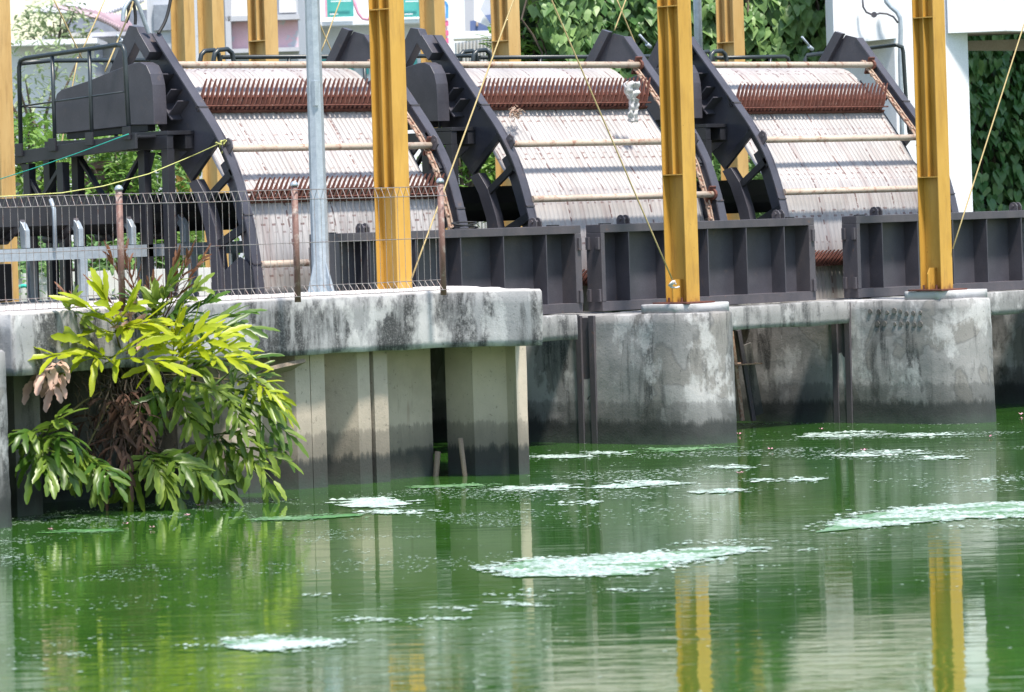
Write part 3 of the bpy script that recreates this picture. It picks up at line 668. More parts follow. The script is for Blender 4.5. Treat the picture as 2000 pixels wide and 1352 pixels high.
# walkway railings behind the screens
def walk_rail(pxs, label, xend=None, drop=False):
    Y = 3.62; a = at(pxs[0], 108, Y=Y).x; b = at(pxs[1], 103, Y=Y).x if xend is None else xend
    t = thing('walkway_railing', ((a + b) / 2, Y, 3.2), label, 'railing', 'dark pipe railings behind the screens')
    m = MB(); pts = [(a - .05, Y, 4.16), (b - .08, Y, 4.18)] + ([(b - .02, Y, 4.16), (b, Y, 4.08), (b, Y, 3.3)] if drop else [(b, Y, 4.18)])
    m.tube(pts, .024, 10)
    x = a + .9
    while x < b - .3: m.tube([(x, Y, 4.16), (x, Y, 3.3)], .02, 8); x += 1.1
    m.build('rail', 'green_black_pipe', t, smooth=True)
    m = MB(); a0 = a - .27
    for yy in (Y - .12, Y + .1): m.tube([(a0, yy, 3.4), (a0, yy, 4.12), (a0 + .02, yy, 4.19), (a0 + .07, yy, 4.23), (a0 + .20, yy, 4.24), (a0 + .26, yy, 4.20), (a0 + .28, yy, 4.12), (a0 + .28, yy, 3.4)], .026, 10)
    m.build('end_loop', 'green_black_pipe', t, smooth=True)
walk_rail((440, 1000), 'dark pipe railing behind the nearest screen, seen left of the second screen', 2.0)
walk_rail((943, 1270), 'dark pipe railing behind the middle screen in front of the vines', 5.2)
walk_rail((1403, 1541), 'short dark railing with rounded corner behind the farthest screen', None, True)
Y = 3.62; a = at(1572, 108, Y=Y); 
t = thing('end_railing', (a.x, 3, 3.2), 'dark bent railing at the far end in front of the white pillar', 'railing')
p1 = at(1690, 95, X=a.x + .45); p2 = at(1750, 88, Y=2.2); p3 = at(1771, 215, Y=2.2)
m = MB(); m.tube([(a.x, Y, 3.3), (a.x, Y, a.z - .05), (a.x + .04, Y, a.z), at(1690, 95, Y=2.9), p2, at(1762, 92, Y=2.2), at(1764, 102, Y=2.2), p3, at(1776, 260, Y=2.2)], .024, 10); m.build('rail', 'green_black_pipe', t, smooth=True)
# hydraulic rams tips
for k, (x, y, x2, y2) in enumerate(((1566, 72, 1585, 95), (1249, 68, 1268, 90), (668, 68, 680, 92), (228, 68, 240, 82))):
    m = MB(); m.tube([at(x, y, Y=3.3), at(x2, y2, Y=3.3)], .014, 8); m.tube([at(x2 - 5, y2 - 4, Y=3.3), at(x2 + 2, y2 + 2, Y=3.3)], .025, 8)
    tag(m.build('thin_rod', 'galvanised', smooth=True), ('thin bright rod in front of the vines behind the farthest screen', 'thin bright rod behind the middle screen in front of the vines', 'thin dark rod against the white wall behind the nearest screen', 'thin bright rod over the service platform')[k], 'rod')

# ------------------------------------------------------------------ belt conveyor through the frames
t = thing('belt_conveyor', (0, 2.3, 1.4), 'long belt conveyor, grey frame and black trough, running behind the fence through the screens', 'conveyor')
x0, x1 = -13.5, 6.1
MB().box(x0, x1, 2.16, 2.19, 2.50, 2.70).build('side_cover', 'black_steel', t)
MB().box(x0, x1, 2.72, 2.75, 2.40, 2.69).build('side_cover', 'black_steel', t)
MB().box(x0, -4.1, 2.10, 2.16, 2.42, 2.66).build('cover_plate', 'black_steel', t)
m = MB(); m.prism([(2.1, 2.52), (2.16, 2.5), (2.35, 2.36), (2.6, 2.36), (2.75, 2.5), (2.75, 2.44), (2.6, 2.32), (2.35, 2.32), (2.16, 2.44)], 'x', x0, x1); m.build('belt', 'black_rubber', t)
for yy in (2.0, 2.8):
    m = MB(); m.box(x0, x1, yy, yy + .012, 2.08, 2.20); m.box(x0, x1, yy + .013, yy + .06, 2.188, 2.20); m.box(x0, x1, yy + .013, yy + .06, 2.08, 2.092); m.build('frame_channel', 'galvanised', t)
m = MB(); m.prism([(2.2, 2.1), (2.7, 2.1), (2.7, 2.15), (2.2, 2.15)], 'x', x0, x1); m.build('return_belt', 'black_rubber', t)
i = 0; xx = at(-62, 440, Y=2.05).x
for px in (-62, 50, 155, 258, 362):
    X = at(px, 450, Y=2.05).x
    m = MB(); m.prism([(2.02, 2.205), (2.1, 2.205), (2.11, 2.36), (2.2, 2.45), (2.2, 2.50), (2.15, 2.52), (2.06, 2.44), (2.02, 2.38)], 'x', X - .03, X + .03); ib = m.build('idler_bracket', 'galvanised', t, bevel=.006)
    m = MB(); m.tube([(X, 2.12, 2.47), (X, 2.34, 2.31)], .045, 12); m.tube([(X, 2.36, 2.29), (X, 2.6, 2.29)], .045, 12); m.disc((X, 2.11, 2.475), (0, -1, .7), .03, .03, 12); m.build('idler_roller', 'dark_steel_worn', ib, smooth=True)
for px in (103,):
    X = at(px, 450, Y=2.0).x; MB().tube([(X, 1.97, 2.2), (X, 1.97, 2.58), (X + .0, 2.02, 2.68)], .022, 8).build('side_post', 'galvanised', t, smooth=True)
for px in (164, -40, 380, 560):
    X = at(px, 540, Y=2.0).x; [MB().box(X - .045, X + .045, y_, y_ + .06, 1.66 if X < -3.3 else 1.33, 2.078).build('leg', 'galvanised', t, bevel=.003) for y_ in (1.99, 2.8)]
m = MB(); X = at(84, 500, Y=2.3).x
tag(MB().box(X - .25, X + .15, 3.0, 3.3, 1.67, 2.05).build('control_box', 'black_steel', bevel=.01), 'dark motor box on the deck under the conveyor at the left', 'box')

# ------------------------------------------------------------------ fence
FA, FB = at(240, 598, Z=1.72), at(864, 568, Z=1.72)
fd = (FB - FA).normalized(); fn = Vector((fd.y, -fd.x, 0))
def fpt(px):   # point on the fence line under a photo column
    r0, r1 = at(px, 500, D=40), at(px, 500, D=50); d = r1 - r0; d.z = 0
    den = fd.x * d.y - fd.y * d.x; s_ = ((r0.x - FA.x) * d.y - (r0.y - FA.y) * d.x) / den
    return FA + fd * s_
t = thing('mesh_fence', (FA.x, FA.y, 1.71), 'welded wire mesh fence with rolled top on brown round posts along the quay', 'fence')
posts = [fpt(236), fpt(579), fpt(864)]
for i, p in enumerate(posts):
    po_ = MB().tube([(p.x, p.y, 1.68), (p.x, p.y, 2.70)], .0285, 14).build('post', 'fence_post', t, smooth=True)
    o = MB().tube([(p.x, p.y, 2.698), (p.x, p.y, 2.715), (p.x, p.y, 2.735), (p.x, p.y, 2.742)], [.036, .036, .022, .006], 14).build('post_cap', 'galvanised', po_, smooth=True)
ends = [fpt(-140)] + posts
for a, b in zip(ends, ends[1:]):
    m = MB(); L = (b - a).length; n = max(2, int(L / .078)); ZT, ZB = 2.665, 1.73; wr = .0031
    for k in range(1, n):
        p = a.lerp(b, k / n); jit = random.uniform(-.004, .004)
        out = fn * .075
        P = lambda o_, z: (p.x + o_.x + jit * 0, p.y + o_.y, z)
        z0 = Vector((0, 0, 0))
        m.tube([P(z0, ZB + .09), P(out, ZB + .0), P(z0, ZB), P(z0, ZB + .09), P(z0 + Vector((jit, 0, 0)), 2.2), P(z0, ZT - .085), P(out, ZT - .085), P(out * .5, ZT), P(z0, ZT - .085)], wr, 4, False)
    for o_, z in ((0, 2.2), (0, ZT - .085), (.075, ZT - .085), (.0375, ZT), (0, ZB + .09), (0, ZB), (.075, ZB)):
        m.tube([a + fn * o_ + Vector((0, 0, z - a.z)), a.lerp(b, .5) + fn * o_ + Vector((0, 0, z - a.z - .003)), b + fn * o_ + Vector((0, 0, z - b.z))], wr * 1.15, 5)
    m.build('mesh_panel', 'fence_wire', t)

# lamp pole
pb = Vector((at(627, 560, Y=-1.0).x, -1.0, 1.70))
t = thing('lamp_pole', pb, 'octagonal galvanised pole with gusseted foot standing behind the fence', 'pole')
m = MB(); m.tube([pb + Vector((0, 0, .01)), pb + Vector((0, 0, 5.0))], [.085, .06], 8); m.build('shaft', 'galvanised', t)
m = MB(); m.box(pb.x - .17, pb.x + .17, pb.y - .17, pb.y + .17, 1.695, 1.712); m.build('foot_plate', 'galvanised', t, bevel=.003)
m = MB()
for dx, dy in ((1, 0), (-1, 0), (0, 1), (0, -1)):
    q_ = [(0.06, 1.713), (.165, 1.713), (.075, 2.0), (.06, 2.0)]
    if dx: m.prism([(pb.x + dx * a, b) for a, b in q_], 'y', pb.y - .006, pb.y + .006)
    else: m.prism([(pb.y + dy * a, b) for a, b in q_], 'x', pb.x - .006, pb.x + .006)
m.build('gusset', 'galvanised', t)
m = MB(); h = at(607, 185, Y=-1.0); m.box(pb.x - .075, pb.x - .03, -1.085, -1.03, h.z - .11, h.z + .13); m.build('hatch', 'galvanised', t, bevel=.004)

# ------------------------------------------------------------------ ropes and cables
def rope(pts, r, mat, name, label, cat='rope', grp=None, sag=0, n=6):
    pts = [Vector(p) for p in pts]; out = []
    for a, b in zip(pts, pts[1:]):
        for k in range(n): s_ = k / n; q_ = a.lerp(b, s_); q_.z -= sag * 4 * s_ * (1 - s_); out.append(q_)
    out.append(pts[-1]); return tag(MB().tube(out, r, 6).build(name, mat, smooth=True), label, cat, grp)
rope([at(803, 546, Y=-1.4), at(1005, -5, Y=-1.4), at(1230, -640, Y=-1.4)], .008, 'rope_tan', 'stay_rope', 'tan rope rising to the right from the foot of the column behind the fence')
t0 = at(1313, 546, Y=-1.33)
rope([t0, at(1075, -5, Y=-1.33), at(810, -640, Y=-1.33)], .008, 'rope_tan', 'stay_rope', 'tan rope rising to the left from the column on the nearer pier')
rope([at(1861, 486, Y=-1.45), at(2004, 35, Y=-1.45), at(2200, -600, Y=-1.45)], .008, 'rope_tan', 'stay_rope', 'tan rope at the right rising from the column on the farther pier')
m = MB(); c = at(1314, 552, Y=-1.33)
for k in range(3): m.tube([c + Vector((.05 * math.cos(a) + .02 * k, .02 * math.sin(2 * a), .035 * math.sin(a) - .02 + .0 * k)) for a in [i * .7 + k for i in range(6)]], .009, 6)
tag(m.build('rope_clamp', 'plastic_white', smooth=True), 'white shackle tying the rope to the column on the nearer pier', 'clamp')
for k, (a, b, Y_, lb) in enumerate((((667, -5), (627, 102), 5.2, 'thin brace wire leaning right above the nearest screen'), ((615, 25), (660, 130), 5.2, 'thin brace wire leaning left above the nearest screen'),
    ((1224, -5), (1200, 60), 5.2, 'thin brace wire leaning right above the middle screen'), ((1203, -5), (1250, 108), 5.2, 'thin brace wire leaning left above the middle screen'),
    ((103, -5), (162, 118), 5.0, 'thin tan wire leaning left over the service platform'), ((207, -5), (160, 100), 5.0, 'thin tan wire leaning right over the service platform'), ((152, 112), (112, 325), 5.0, 'thin tan wire dropping behind the service platform'))):
    rope([at(*a, Y=Y_), at(*b, Y=Y_)], .008, 'rope_tan', 'brace_wire', lb, 'wire', 'crossed thin brace wires')
rope([at(262, -5, Y=2.3), at(256, 18, Y=2.3), at(205, 140, Y=2.3)], .009, 'rope_tan', 'hoist_rope', 'tan cord hanging beside the peak of the nearest screen')
rope([at(-40, 386, Y=-.5), at(0, 384, Y=-.5), at(120, 377, Y=-.3), at(200, 364, Y=0), at(290, 340, Y=.4), at(375, 305, X=-3.95), at(428, 281, X=-3.88)], .005, 'rope_yellow', 'yellow_rope', 'yellow rope tied to the nearest screen frame and sagging to the left', n=5)
m = MB(); c = at(432, 280, X=-3.87)
m.tube([c + Vector((random.uniform(-.04, .04), random.uniform(-.07, .07), random.uniform(-.05, .05))) for _ in range(16)], .009, 5)
m.tube([c, c + Vector((0, -.03, -.07)), c + Vector((0, .0, -.10))], .009, 5)
tag(m.build('rope_knot', 'rope_yellow', smooth=True), 'yellow knotted rope end around the lifting eye of the nearest screen', 'knot')
rope([at(-30, 362, X=-4.6), at(0, 350, X=-4.6), at(60, 331, X=-4.6), at(150, 300, X=-4.55), at(251, 262, X=-4.52)], .005, 'rope_teal', 'teal_rope', 'thin teal rope strung to the corner of the service platform', n=4)
def cable(pp, Y_, r, lb, mat='black_rubber'):
    pts = [at(x, y, Y=Y_) for x, y in pp]; pts = [tuple(p) for p in pts]
    sm = [Vector(p) for p in pts]
    for _ in range(2):
        o = [sm[0]]
        for a, b in zip(sm, sm[1:]): o += [a.lerp(b, .25), a.lerp(b, .75)]
        sm = o + [sm[-1]]
    return tag(MB().tube(sm, r, 8).build('hose', mat, smooth=True), lb, 'hose', 'hydraulic hoses above the nearest screen')
cable([(240, 42), (241, 20), (250, 4), (258, -4), (266, 2), (272, 14), (282, 42), (291, 66)], 2.2, .022, 'thick grey hose looping over the peak of the nearest screen', 'galvanised')
cable([(246, 44), (252, 30), (250, 12), (257, 2), (262, 10), (265, 32), (264, 48)], 2.35, .017, 'black hose loop hanging left of the screen peak')
cable([(334, -6), (330, 18), (322, 45), (309, 66)], 2.1, .017, 'black hose curving down to the top bracket of the nearest screen')

# ------------------------------------------------------------------ fern on the quay wall
def leaflet(m, b, d, up, L, wd, tint, droop=.35, curl=0.0):
    d = d.normalized(); side = d.cross(up).normalized(); up = side.cross(d); n = 8; p = b.copy(); pts = []
    ws = (.32, .72, .95, 1.0, 1.0, .98, .90, .70, .22)
    for i in range(n + 1):
        pts.append((p.copy(), side.copy(), up.copy(), ws[i] * wd / 2))
        d = (d + Vector((0, 0, -droop / n)) + up * (curl / n)).normalized(); side = d.cross(up).normalized(); up = side.cross(d); p += d * (L / n)
    o = len(m.v)
    for i, (q_, s_, u_, w_) in enumerate(pts):
        wv = 1 + .20 * math.sin(i * 2.3 + L * 140)
        m.v += [q_ - s_ * (w_ * wv) + u_ * w_ * .35, q_, q_ + s_ * (w_ / wv) + u_ * w_ * .35]; m.tint += [tint, tint * .7, tint]
    for i in range(n):
        a = o + i * 3; m.f += [(a, a + 1, a + 4, a + 3), (a + 1, a + 2, a + 5, a + 4)]
fern = thing('leather_fern', at(240, 760, Y=-3.3), 'large leather fern with yellow-green upper fronds and dead brown leaves growing from the quay wall', 'fern')
frs = random.Random(11)
TOCAM = (CAM - Vector((-9, -3.3, 1))); TOCAM.z = 0; TOCAM.normalize()
def frond(bp, tp, arch, Lf, wf, pairs, mat, tint, out=.25, droop=.4, bare=.25, spread=62, yb0=-3.25):
    bx, by = bp
    B0 = at(bx, by, Y=yb0); dep = frs.uniform(.15, .6) + out
    T0 = at(tp[0], tp[1], D=(B0 - CAM).dot(FWD) - dep)
    Mid = B0.lerp(T0, .5) + Vector((0, 0, arch)) + TOCAM * (.12 + .2 * frs.random())
    P = lambda s_: B0 * (1 - s_) ** 2 + Mid * (2 * s_ * (1 - s_)) + T0 * s_ ** 2
    L = (T0 - B0).length; m = MB(); m.tint = []
    N = 12; pts = [P(i / N) for i in range(N + 1)]
    st = MB().tube(pts, [.007 - .004 * i / N for i in range(N + 1)], 5); m.v = list(st.v); m.f = list(st.f); m.tint = [tint * .5] * len(m.v)
    for i in range(pairs):
        s_ = bare + (1 - bare) * (i + .5) / pairs; q_ = P(s_); T = (P(min(1, s_ + .03)) - P(s_ - .03)).normalized()
        up = (TOCAM * .62 + Vector((0, 0, .78))); up = (up - T * up.dot(T)).normalized(); S = T.cross(up).normalized()
        up = (up + S * frs.uniform(-.8, .8)).normalized()
        ln = Lf * (1.0 - .45 * abs(s_ - .55) / .45 * .8) * frs.uniform(.85, 1.12)
        for sg in (-1, 1):
            if frs.random() < .14: continue
            an = R(spread - 26 * s_ + frs.uniform(-20, 20)); d = T * math.cos(an) + S * (sg * math.sin(an)) + up * frs.uniform(-.08, .2)
            leaflet(m, q_ + T * (.012 * sg), d, up, ln, wf * frs.uniform(.85, 1.1), min(1, max(0, tint + frs.uniform(-.25, .25))), droop * frs.uniform(.2, 2.2), frs.uniform(-.9, .5))
    T = (P(1) - P(.95)).normalized(); up = (TOCAM * .6 + UPV * .8); up = (up - T * up.dot(T)).normalized(); leaflet(m, P(1), T, up, Lf * .8, wf, tint, droop)
    o = m.build('frond', mat, fern, smooth=True); return o
BC = (245, 735)
stems_ = MB()
def rosette(org, tips, mat, Lr, wr, pairs, tints, droop, arch, yb, spread=60, bare=.12):
    stems_.tube([at(*BC, Y=-3.2), at((BC[0] + org[0]) / 2, (BC[1] + org[1]) / 2 - 8, Y=(-3.2 + yb) / 2 - .05), at(*org, Y=yb)], [.012, .010, .008], 6)
    for tp in tips: frond((org[0] + frs.uniform(-8, 8), org[1] + frs.uniform(-8, 8)), tp, arch * frs.uniform(.5, 1.4), frs.uniform(*Lr), frs.uniform(*wr), pairs, mat, frs.choice(tints), .0, droop, bare, spread, yb)
GT = (.1, .3, .55, .85)
rosette((80, 850), ((45, 890), (62, 920), (98, 930), (128, 908), (112, 815), (38, 850), (138, 862)), 'frond_green', (.26, .36), (.052, .066), 5, (.1, .2, .45), .5, .05, -3.55, 50)
rosette((165, 885), ((150, 935), (190, 950), (222, 938), (130, 900)), 'frond_green', (.22, .32), (.045, .06), 6, GT, .5, .03, -3.5, 50)
rosette((285, 880), ((400, 930), (352, 975), (438, 955), (325, 950), (250, 975)), 'frond_green', (.26, .38), (.05, .062), 7, (.3, .6, .9), .3, .06, -3.6)
rosette((425, 855), ((400, 935), (448, 950), (535, 940), (548, 895), (525, 955), (505, 865), (380, 890)), 'frond_green', (.24, .36), (.045, .06), 6, (.4, .7, .95), .55, .06, -3.5, 52)
rosette((425, 755), ((545, 800), (565, 850), (552, 880), (525, 745), (395, 815), (468, 820), (500, 700)), 'frond_green', (.24, .36), (.045, .06), 7, GT, .4, .09, -3.45)
rosette((305, 650), ((330, 555), (300, 575), (385, 562), (405, 590), (470, 612), (488, 640), (345, 600), (262, 585)), 'frond_green', (.22, .36), (.036, .052), 8, GT, .2, .02, -3.35, 48)
rosette((340, 745), ((375, 830), (310, 825), (430, 765), (400, 715), (290, 790), (360, 690)), 'frond_green', (.22, .34), (.045, .058), 7, GT, .4, .04, -3.4)
rosette((130, 640), ((95, 620), (110, 665), (140, 590), (165, 620)), 'frond_green', (.16, .24), (.03, .045), 6, (.5, .8), .3, .02, -3.35, 45)
rosette((213, 705), ((125, 655), (100, 695), (145, 715), (300, 668), (318, 708)), 'frond_yellow', (.34, .46), (.058, .070), 4, (.4, .7), .10, .07, -3.75, 46)
rosette((225, 645), ((165, 600), (205, 580), (262, 598), (300, 632), (160, 650), (298, 655)), 'frond_yellow', (.30, .40), (.055, .068), 4, (.4, .7), .10, .05, -3.65, 42)
rosette((330, 710), ((345, 640), (385, 648), (432, 655), (478, 705), (455, 680), (300, 720)), 'frond_yellow', (.30, .40), (.052, .066), 5, (.3, .7), .15, .07, -3.75, 50)
rosette((470, 745), ((560, 800), (530, 770)), 'frond_yellow', (.24, .3), (.04, .05), 6, (.2, .4), .4, .08, -3.55)
for tp, ar in (((215, 500), 0), ((243, 490), 0), ((130, 575), 0), ((370, 500), 0), ((345, 510), .0), ((395, 505), 0), ((185, 560), 0), ((300, 560), 0)):
    frond((BC[0] + frs.uniform(-40, 60), BC[1] - 60), tp, ar, .19, .022, 8, 'frond_fertile', .4, .1, -.1, .45, 38)
for tp, ar in (((215, 900), 0), ((240, 880), 0), ((265, 860), 0), ((190, 860), 0), ((230, 820), .02), ((280, 900), 0), ((150, 830), 0), ((210, 960), 0), ((255, 940), 0), ((170, 900), .02), ((290, 830), 0), ((200, 780), 0)):
    frond((BC[0] + frs.uniform(-40, 40), BC[1] + frs.uniform(-10, 60)), tp, ar, .22, .030, 5, 'frond_dead', frs.choice((.0, .1, .5)), .22, 1.1, .1)
for tp, ar in (((62, 752), .24), ((100, 765), .22), ((85, 735), .22), ((258, 610), .0), ((300, 640), .04)):
    frond((BC[0] - 60 if tp[0] < 200 else BC[0], BC[1] - 20), tp, ar, .24, .06, 4, 'frond_pale', .5, .55, 1.2, .6)
m = MB()
for k in range(260):
    b_ = at(BC[0] + frs.gauss(0, 45), BC[1] + frs.uniform(-30, 130), Y=-3.2 - frs.uniform(0, .15)); q_ = [b_]
    for j in range(4): q_.append(q_[-1] + Vector((frs.uniform(-.05, .05), frs.uniform(-.06, .01), frs.uniform(-.09, .01))))
    m.tube(q_, .007, 4)
stems_.build('stems', 'frond_stem', fern, smooth=True); m.build('root_mass', 'trunk_bark', fern)['kind'] = 'stuff'
# wild small palm leaflet on top is part of the same clump
# ------------------------------------------------------------------ vine walls and shrubs
def heart(m, c, nrm, size, tint, rs):
    nrm = nrm.normalized(); dn = Vector((rs.uniform(-.35, .35), rs.uniform(-.35, .35), -1)); dn = (dn - nrm * dn.dot(nrm)).normalized(); sd_ = dn.cross(nrm)
    o = len(m.v); sh = [(0, -.12), (.28, -.32), (.52, -.12), (.50, .18), (.26, .52), (0, .88), (-.26, .52), (-.50, .18), (-.52, -.12), (-.28, -.32)]
    m.v.append(c + nrm * size * .0 + dn * size * .15); m.tint.append(tint * .75)
    for a, b in sh: m.v.append(c + sd_ * (a * size) + dn * (b * size) - nrm * (abs(a) * size * -.25 + max(0, b) * size * .18)); m.tint.append(tint)
    for k in range(10): m.f.append((o, o + 1 + k, o + 1 + (k + 1) % 10))
def vines(name, label, c0, c1, z0, z1, n, size, mat, lump, seed, cat='vine', depth=.5, trunk=True, tlo=0., edge=None):
    rs = random.Random(seed); t = thing(name, ((c0[0] + c1[0]) / 2, (c0[1] + c1[1]) / 2, z0), label, cat)
    a, b = Vector((c0[0], c0[1], 0)), Vector((c1[0], c1[1], 0)); d = (b - a).normalized(); nn = Vector((d.y, -d.x, 0)); nn = nn if nn.dot(CAM - a) > 0 else -nn
    m = MB(); m.tint = []
    for k in range(n):
        s_ = rs.random(); z = rs.uniform(z0, z1); p = a.lerp(b, s_) + Vector((0, 0, z))
        f = noise.noise(p * .8 + Vector((seed, 0, 0))); g = noise.noise(p * 2.3 + Vector((0, seed, 0)))
        if edge and not edge(s_, z, f): continue
        off = lump * f + lump * .5 * g - rs.random() ** 2 * depth
        if g < -.28 and rs.random() < .6: off -= .35
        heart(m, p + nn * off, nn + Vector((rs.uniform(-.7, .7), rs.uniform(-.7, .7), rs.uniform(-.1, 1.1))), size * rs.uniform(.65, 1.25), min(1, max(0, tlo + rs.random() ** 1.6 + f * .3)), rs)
    m.build('foliage', mat, t)
    m = MB()
    for k in range(int(8 + (b - a).length * 6)):
        p = a.lerp(b, rs.random()) - nn * .3 + Vector((0, 0, z0)); q_ = [p]
        while q_[-1].z < z1 - .2: q_.append(q_[-1] + Vector((rs.uniform(-.18, .18), rs.uniform(-.1, .1), rs.uniform(.2, .35))))
        m.tube(q_, .014, 5)
    m.build('stems', 'trunk_bark', t)
    bk = MB(); bk.prism([(a - nn * .95).to_2d(), (b - nn * .95).to_2d(), (b - nn * 1.2).to_2d(), (a - nn * 1.2).to_2d()], 'z', z0, z1 - .5); bk.build('dark_backing', 'vine_backing', t)  # plain dark green slab backing the leaves
    return t
simple('vine_backing', (.012, .03, .01), (.03, .06, .018), .95, scale=3)
v0, v1 = at(1040, 100, D=60), at(1790, 100, D=62)
def ed(s_, z, f):
    left = .10 * max(0, (z - 4.7)) * 0.35 + .05 * f
    return s_ > .0 + (.04 if z < 4.6 else .0) + .04 * f
vines('vine_wall', 'wall of big heart-shaped green leaves filling the gap behind the back columns', v0, v1, 1.4, 6.4, 9500, .155, 'vine_leaf', .35, 21, edge=ed, tlo=.22)
vines('vine_wall', 'leafy vines under the white roof at the right edge, tinted darker for its shade', at(1880, 250, D=60), at(2200, 250, D=62), 1.4, 5.2, 3200, .15, 'vine_leaf', .3, 33, tlo=-.35)  # lowered tint paints the roof's shade into these leaves
def shrub(px, py, D, rx, rz, n, mat, label, seed, size=.09, grp='green shrubs beyond the screens', trunk=True):
    rs = random.Random(seed); c = at(px, py, D=D); t = thing('shrub', (c.x, c.y, 1.29), label, 'shrub', grp)
    m = MB(); m.tint = []
    for k in range(n):
        u = Vector((rs.gauss(0, 1), rs.gauss(0, 1), rs.gauss(0, 1))).normalized() * (rs.random() ** .45)
        p = c + Vector((u.x * rx, u.y * rx, u.z * rz)); g = noise.noise(p * 1.6 + Vector((seed, 0, 0)))
        if g < -.15 and rs.random() < .75: continue
        leaflet(m, p, Vector((rs.uniform(-1, 1), rs.uniform(-1, 1), rs.uniform(-.4, .7))), Vector((rs.uniform(-.5, .5), rs.uniform(-.5, .5), 1)), size * 2 * rs.uniform(.6, 1.3), size * .55, min(1, max(0, .5 + g + rs.uniform(-.3, .3))), .5)
    m.build('foliage', mat, t)
    m = MB()
    for k in range(7): 
        e = c + Vector((rs.uniform(-.7, .7) * rx, rs.uniform(-.7, .7) * rx, rs.uniform(-.2, .7) * rz)); m.tube([(c.x + rs.uniform(-.1, .1), c.y, 1.2), c.lerp(e, .4) - Vector((0, 0, .4 * rz)), e], [.05, .03, .012], 6)
    m.build('stems', 'trunk_bark', t)
shrub(60, 330, 62, 1.1, .75, 1500, 'tree_leaf', 'bright green shrub under the left corner of the platform', 1)
shrub(190, 290, 66, 1.3, .8, 1200, 'tree_leaf', 'bright shrub behind the platform under the drive guard', 2)
shrub(250, 370, 60, .9, .9, 1700, 'tree_leaf', 'bright feathery shrub seen between the platform legs', 3)
shrub(330, 360, 64, 1.0, 1.0, 1500, 'tree_leaf', 'dark green shrub behind the legs of the nearest screen', 4)
shrub(95, 520, 57, 1.6, .6, 1300, 'vine_leaf', 'low dark shrub behind the conveyor frame at the left', 5)
shrub(320, 500, 60, 1.5, .6, 1400, 'tree_leaf', 'low green shrub behind the conveyor near the fence post', 6)
shrub(905, 330, 57, .55, .75, 900, 'tree_leaf', 'bright green shrub seen between the nearest and middle screens', 7)
shrub(960, 330, 58, .6, .8, 900, 'tree_leaf', 'bright leafy shrub behind the brace of the middle screen', 8)
shrub(1030, 90, 61, .55, .55, 900, 'tree_leaf', 'yellow-green shrub at the left end of the vine wall', 9)
shrub(70, 190, 80, 1.3, 1.4, 900, 'tree_leaf_hazed', 'pale hazy shrub behind the platform railing', 10, .08)
shrub(110, 60, 95, .9, .8, 700, 'tree_leaf_hazed', 'small pale tree in front of the ruined house', 12, .09)
shrub(1400, 370, 60, .9, .9, 900, 'vine_leaf', 'dark shrub seen through the brace of the farthest screen', 13)

# ------------------------------------------------------------------ buildings behind
def bpts(px0, px1, py0, py1, D, dep=0):
    a, b = at(px0, py1, D=D), at(px1, py0, D=D); return a, b
def bgbox(m, px0, px1, py0, py1, D, th, tilt=0.0, z0=None):
    """upright box whose front runs square to the line of sight; tilt pushes its right end back"""
    pm = (py0 + py1) / 2; a = at(px0, pm, D=D); b = at(px1, pm, D=D * (1 + tilt)); pc = (px0 + px1) / 2
    zb = at(px0, py1, D=D).z if z0 is None else z0; zt = at(px0, py0, D=D).z
    d = (b - a); d.z = 0; nn = Vector((-d.y, d.x, 0)).normalized(); nn = nn if nn.dot(FWD) > 0 else -nn
    p = [a, b, b + nn * th, a + nn * th]
    m.prism([(q_.x, q_.y) for q_ in p], 'z', zb, zt); return m
G0 = 1.29
# ruined house with sagging roof at the left
t = thing('ruined_house', at(200, 120, D=100), 'pale ruined house with a sagging pinkish tin roof behind the hoses', 'house'); 
m = MB(); bgbox(m, 85, 345, 70, 300, 100, 4, 0, G0); m.build('wall', 'grey_wall', t)
m = MB(); bgbox(m, 125, 232, 36, 66, 99.8, .15); m.build('window', 'window_dark', t)
m = MB(); bgbox(m, 250, 292, 20, 60, 99.8, .15); m.build('window', 'window_dark', t)
m = MB(); bgbox(m, 100, 345, 66, 74, 99.5, .4); m.build('ledge', 'cream_wall', t)
def sheet_roof(m, q4, n=16, amp=.05):
    a, b, c, d = q4; N = n * 2; o = len(m.v)
    for i in range(N + 1):
        s_ = i / N
        for p, q_ in ((a, b), (d, c)): v = p.lerp(q_, s_); v.z += amp * (i % 2) + .0; m.v.append(v)
    for i in range(N): m.f.append((o + 2 * i, o + 2 * i + 1, o + 2 * i + 3, o + 2 * i + 2))
m = MB(); sheet_roof(m, [at(65, 22, D=97), at(180, 0, D=99), at(282, 0, D=99), at(205, 28, D=97)][:4], 14); o = m.build('roof', 'grey_roof', t); s_ = o.modifiers.new('s', 'SOLIDIFY'); s_.thickness = .06
m = MB(); sheet_roof(m, [at(105, 15, D=96.5), at(200, 30, D=96.5), at(236, 62, D=95), at(190, 38, D=95)], 10); sheet_roof(m, [at(185, 26, D=96.5), at(245, 30, D=96.5), at(262, 55, D=95), at(232, 63, D=95)], 8); o = m.build('roof_sheet', 'pink_roof', t); s_ = o.modifiers.new('s', 'SOLIDIFY'); s_.thickness = .06
# long low white roof
t = thing('low_shed', at(200, 110, D=88), 'long low white-roofed shed behind the platform railing', 'shed')
m = MB(); bgbox(m, 15, 185, 86, 160, 88, 3, 0, G0); m.build('wall', 'white_wall', t)
m = MB(); bgbox(m, 175, 345, 70, 300, 90, 3, 0, G0); m.build('wall', 'cream_wall', t)
m = MB(); bgbox(m, 10, 190, 80, 90, 87.3, 3.5); m.build('roof', 'sign_white', t)
m = MB(); bgbox(m, 176, 350, 64, 72, 89.5, 3.5); m.build('roof', 'grey_roof', t)
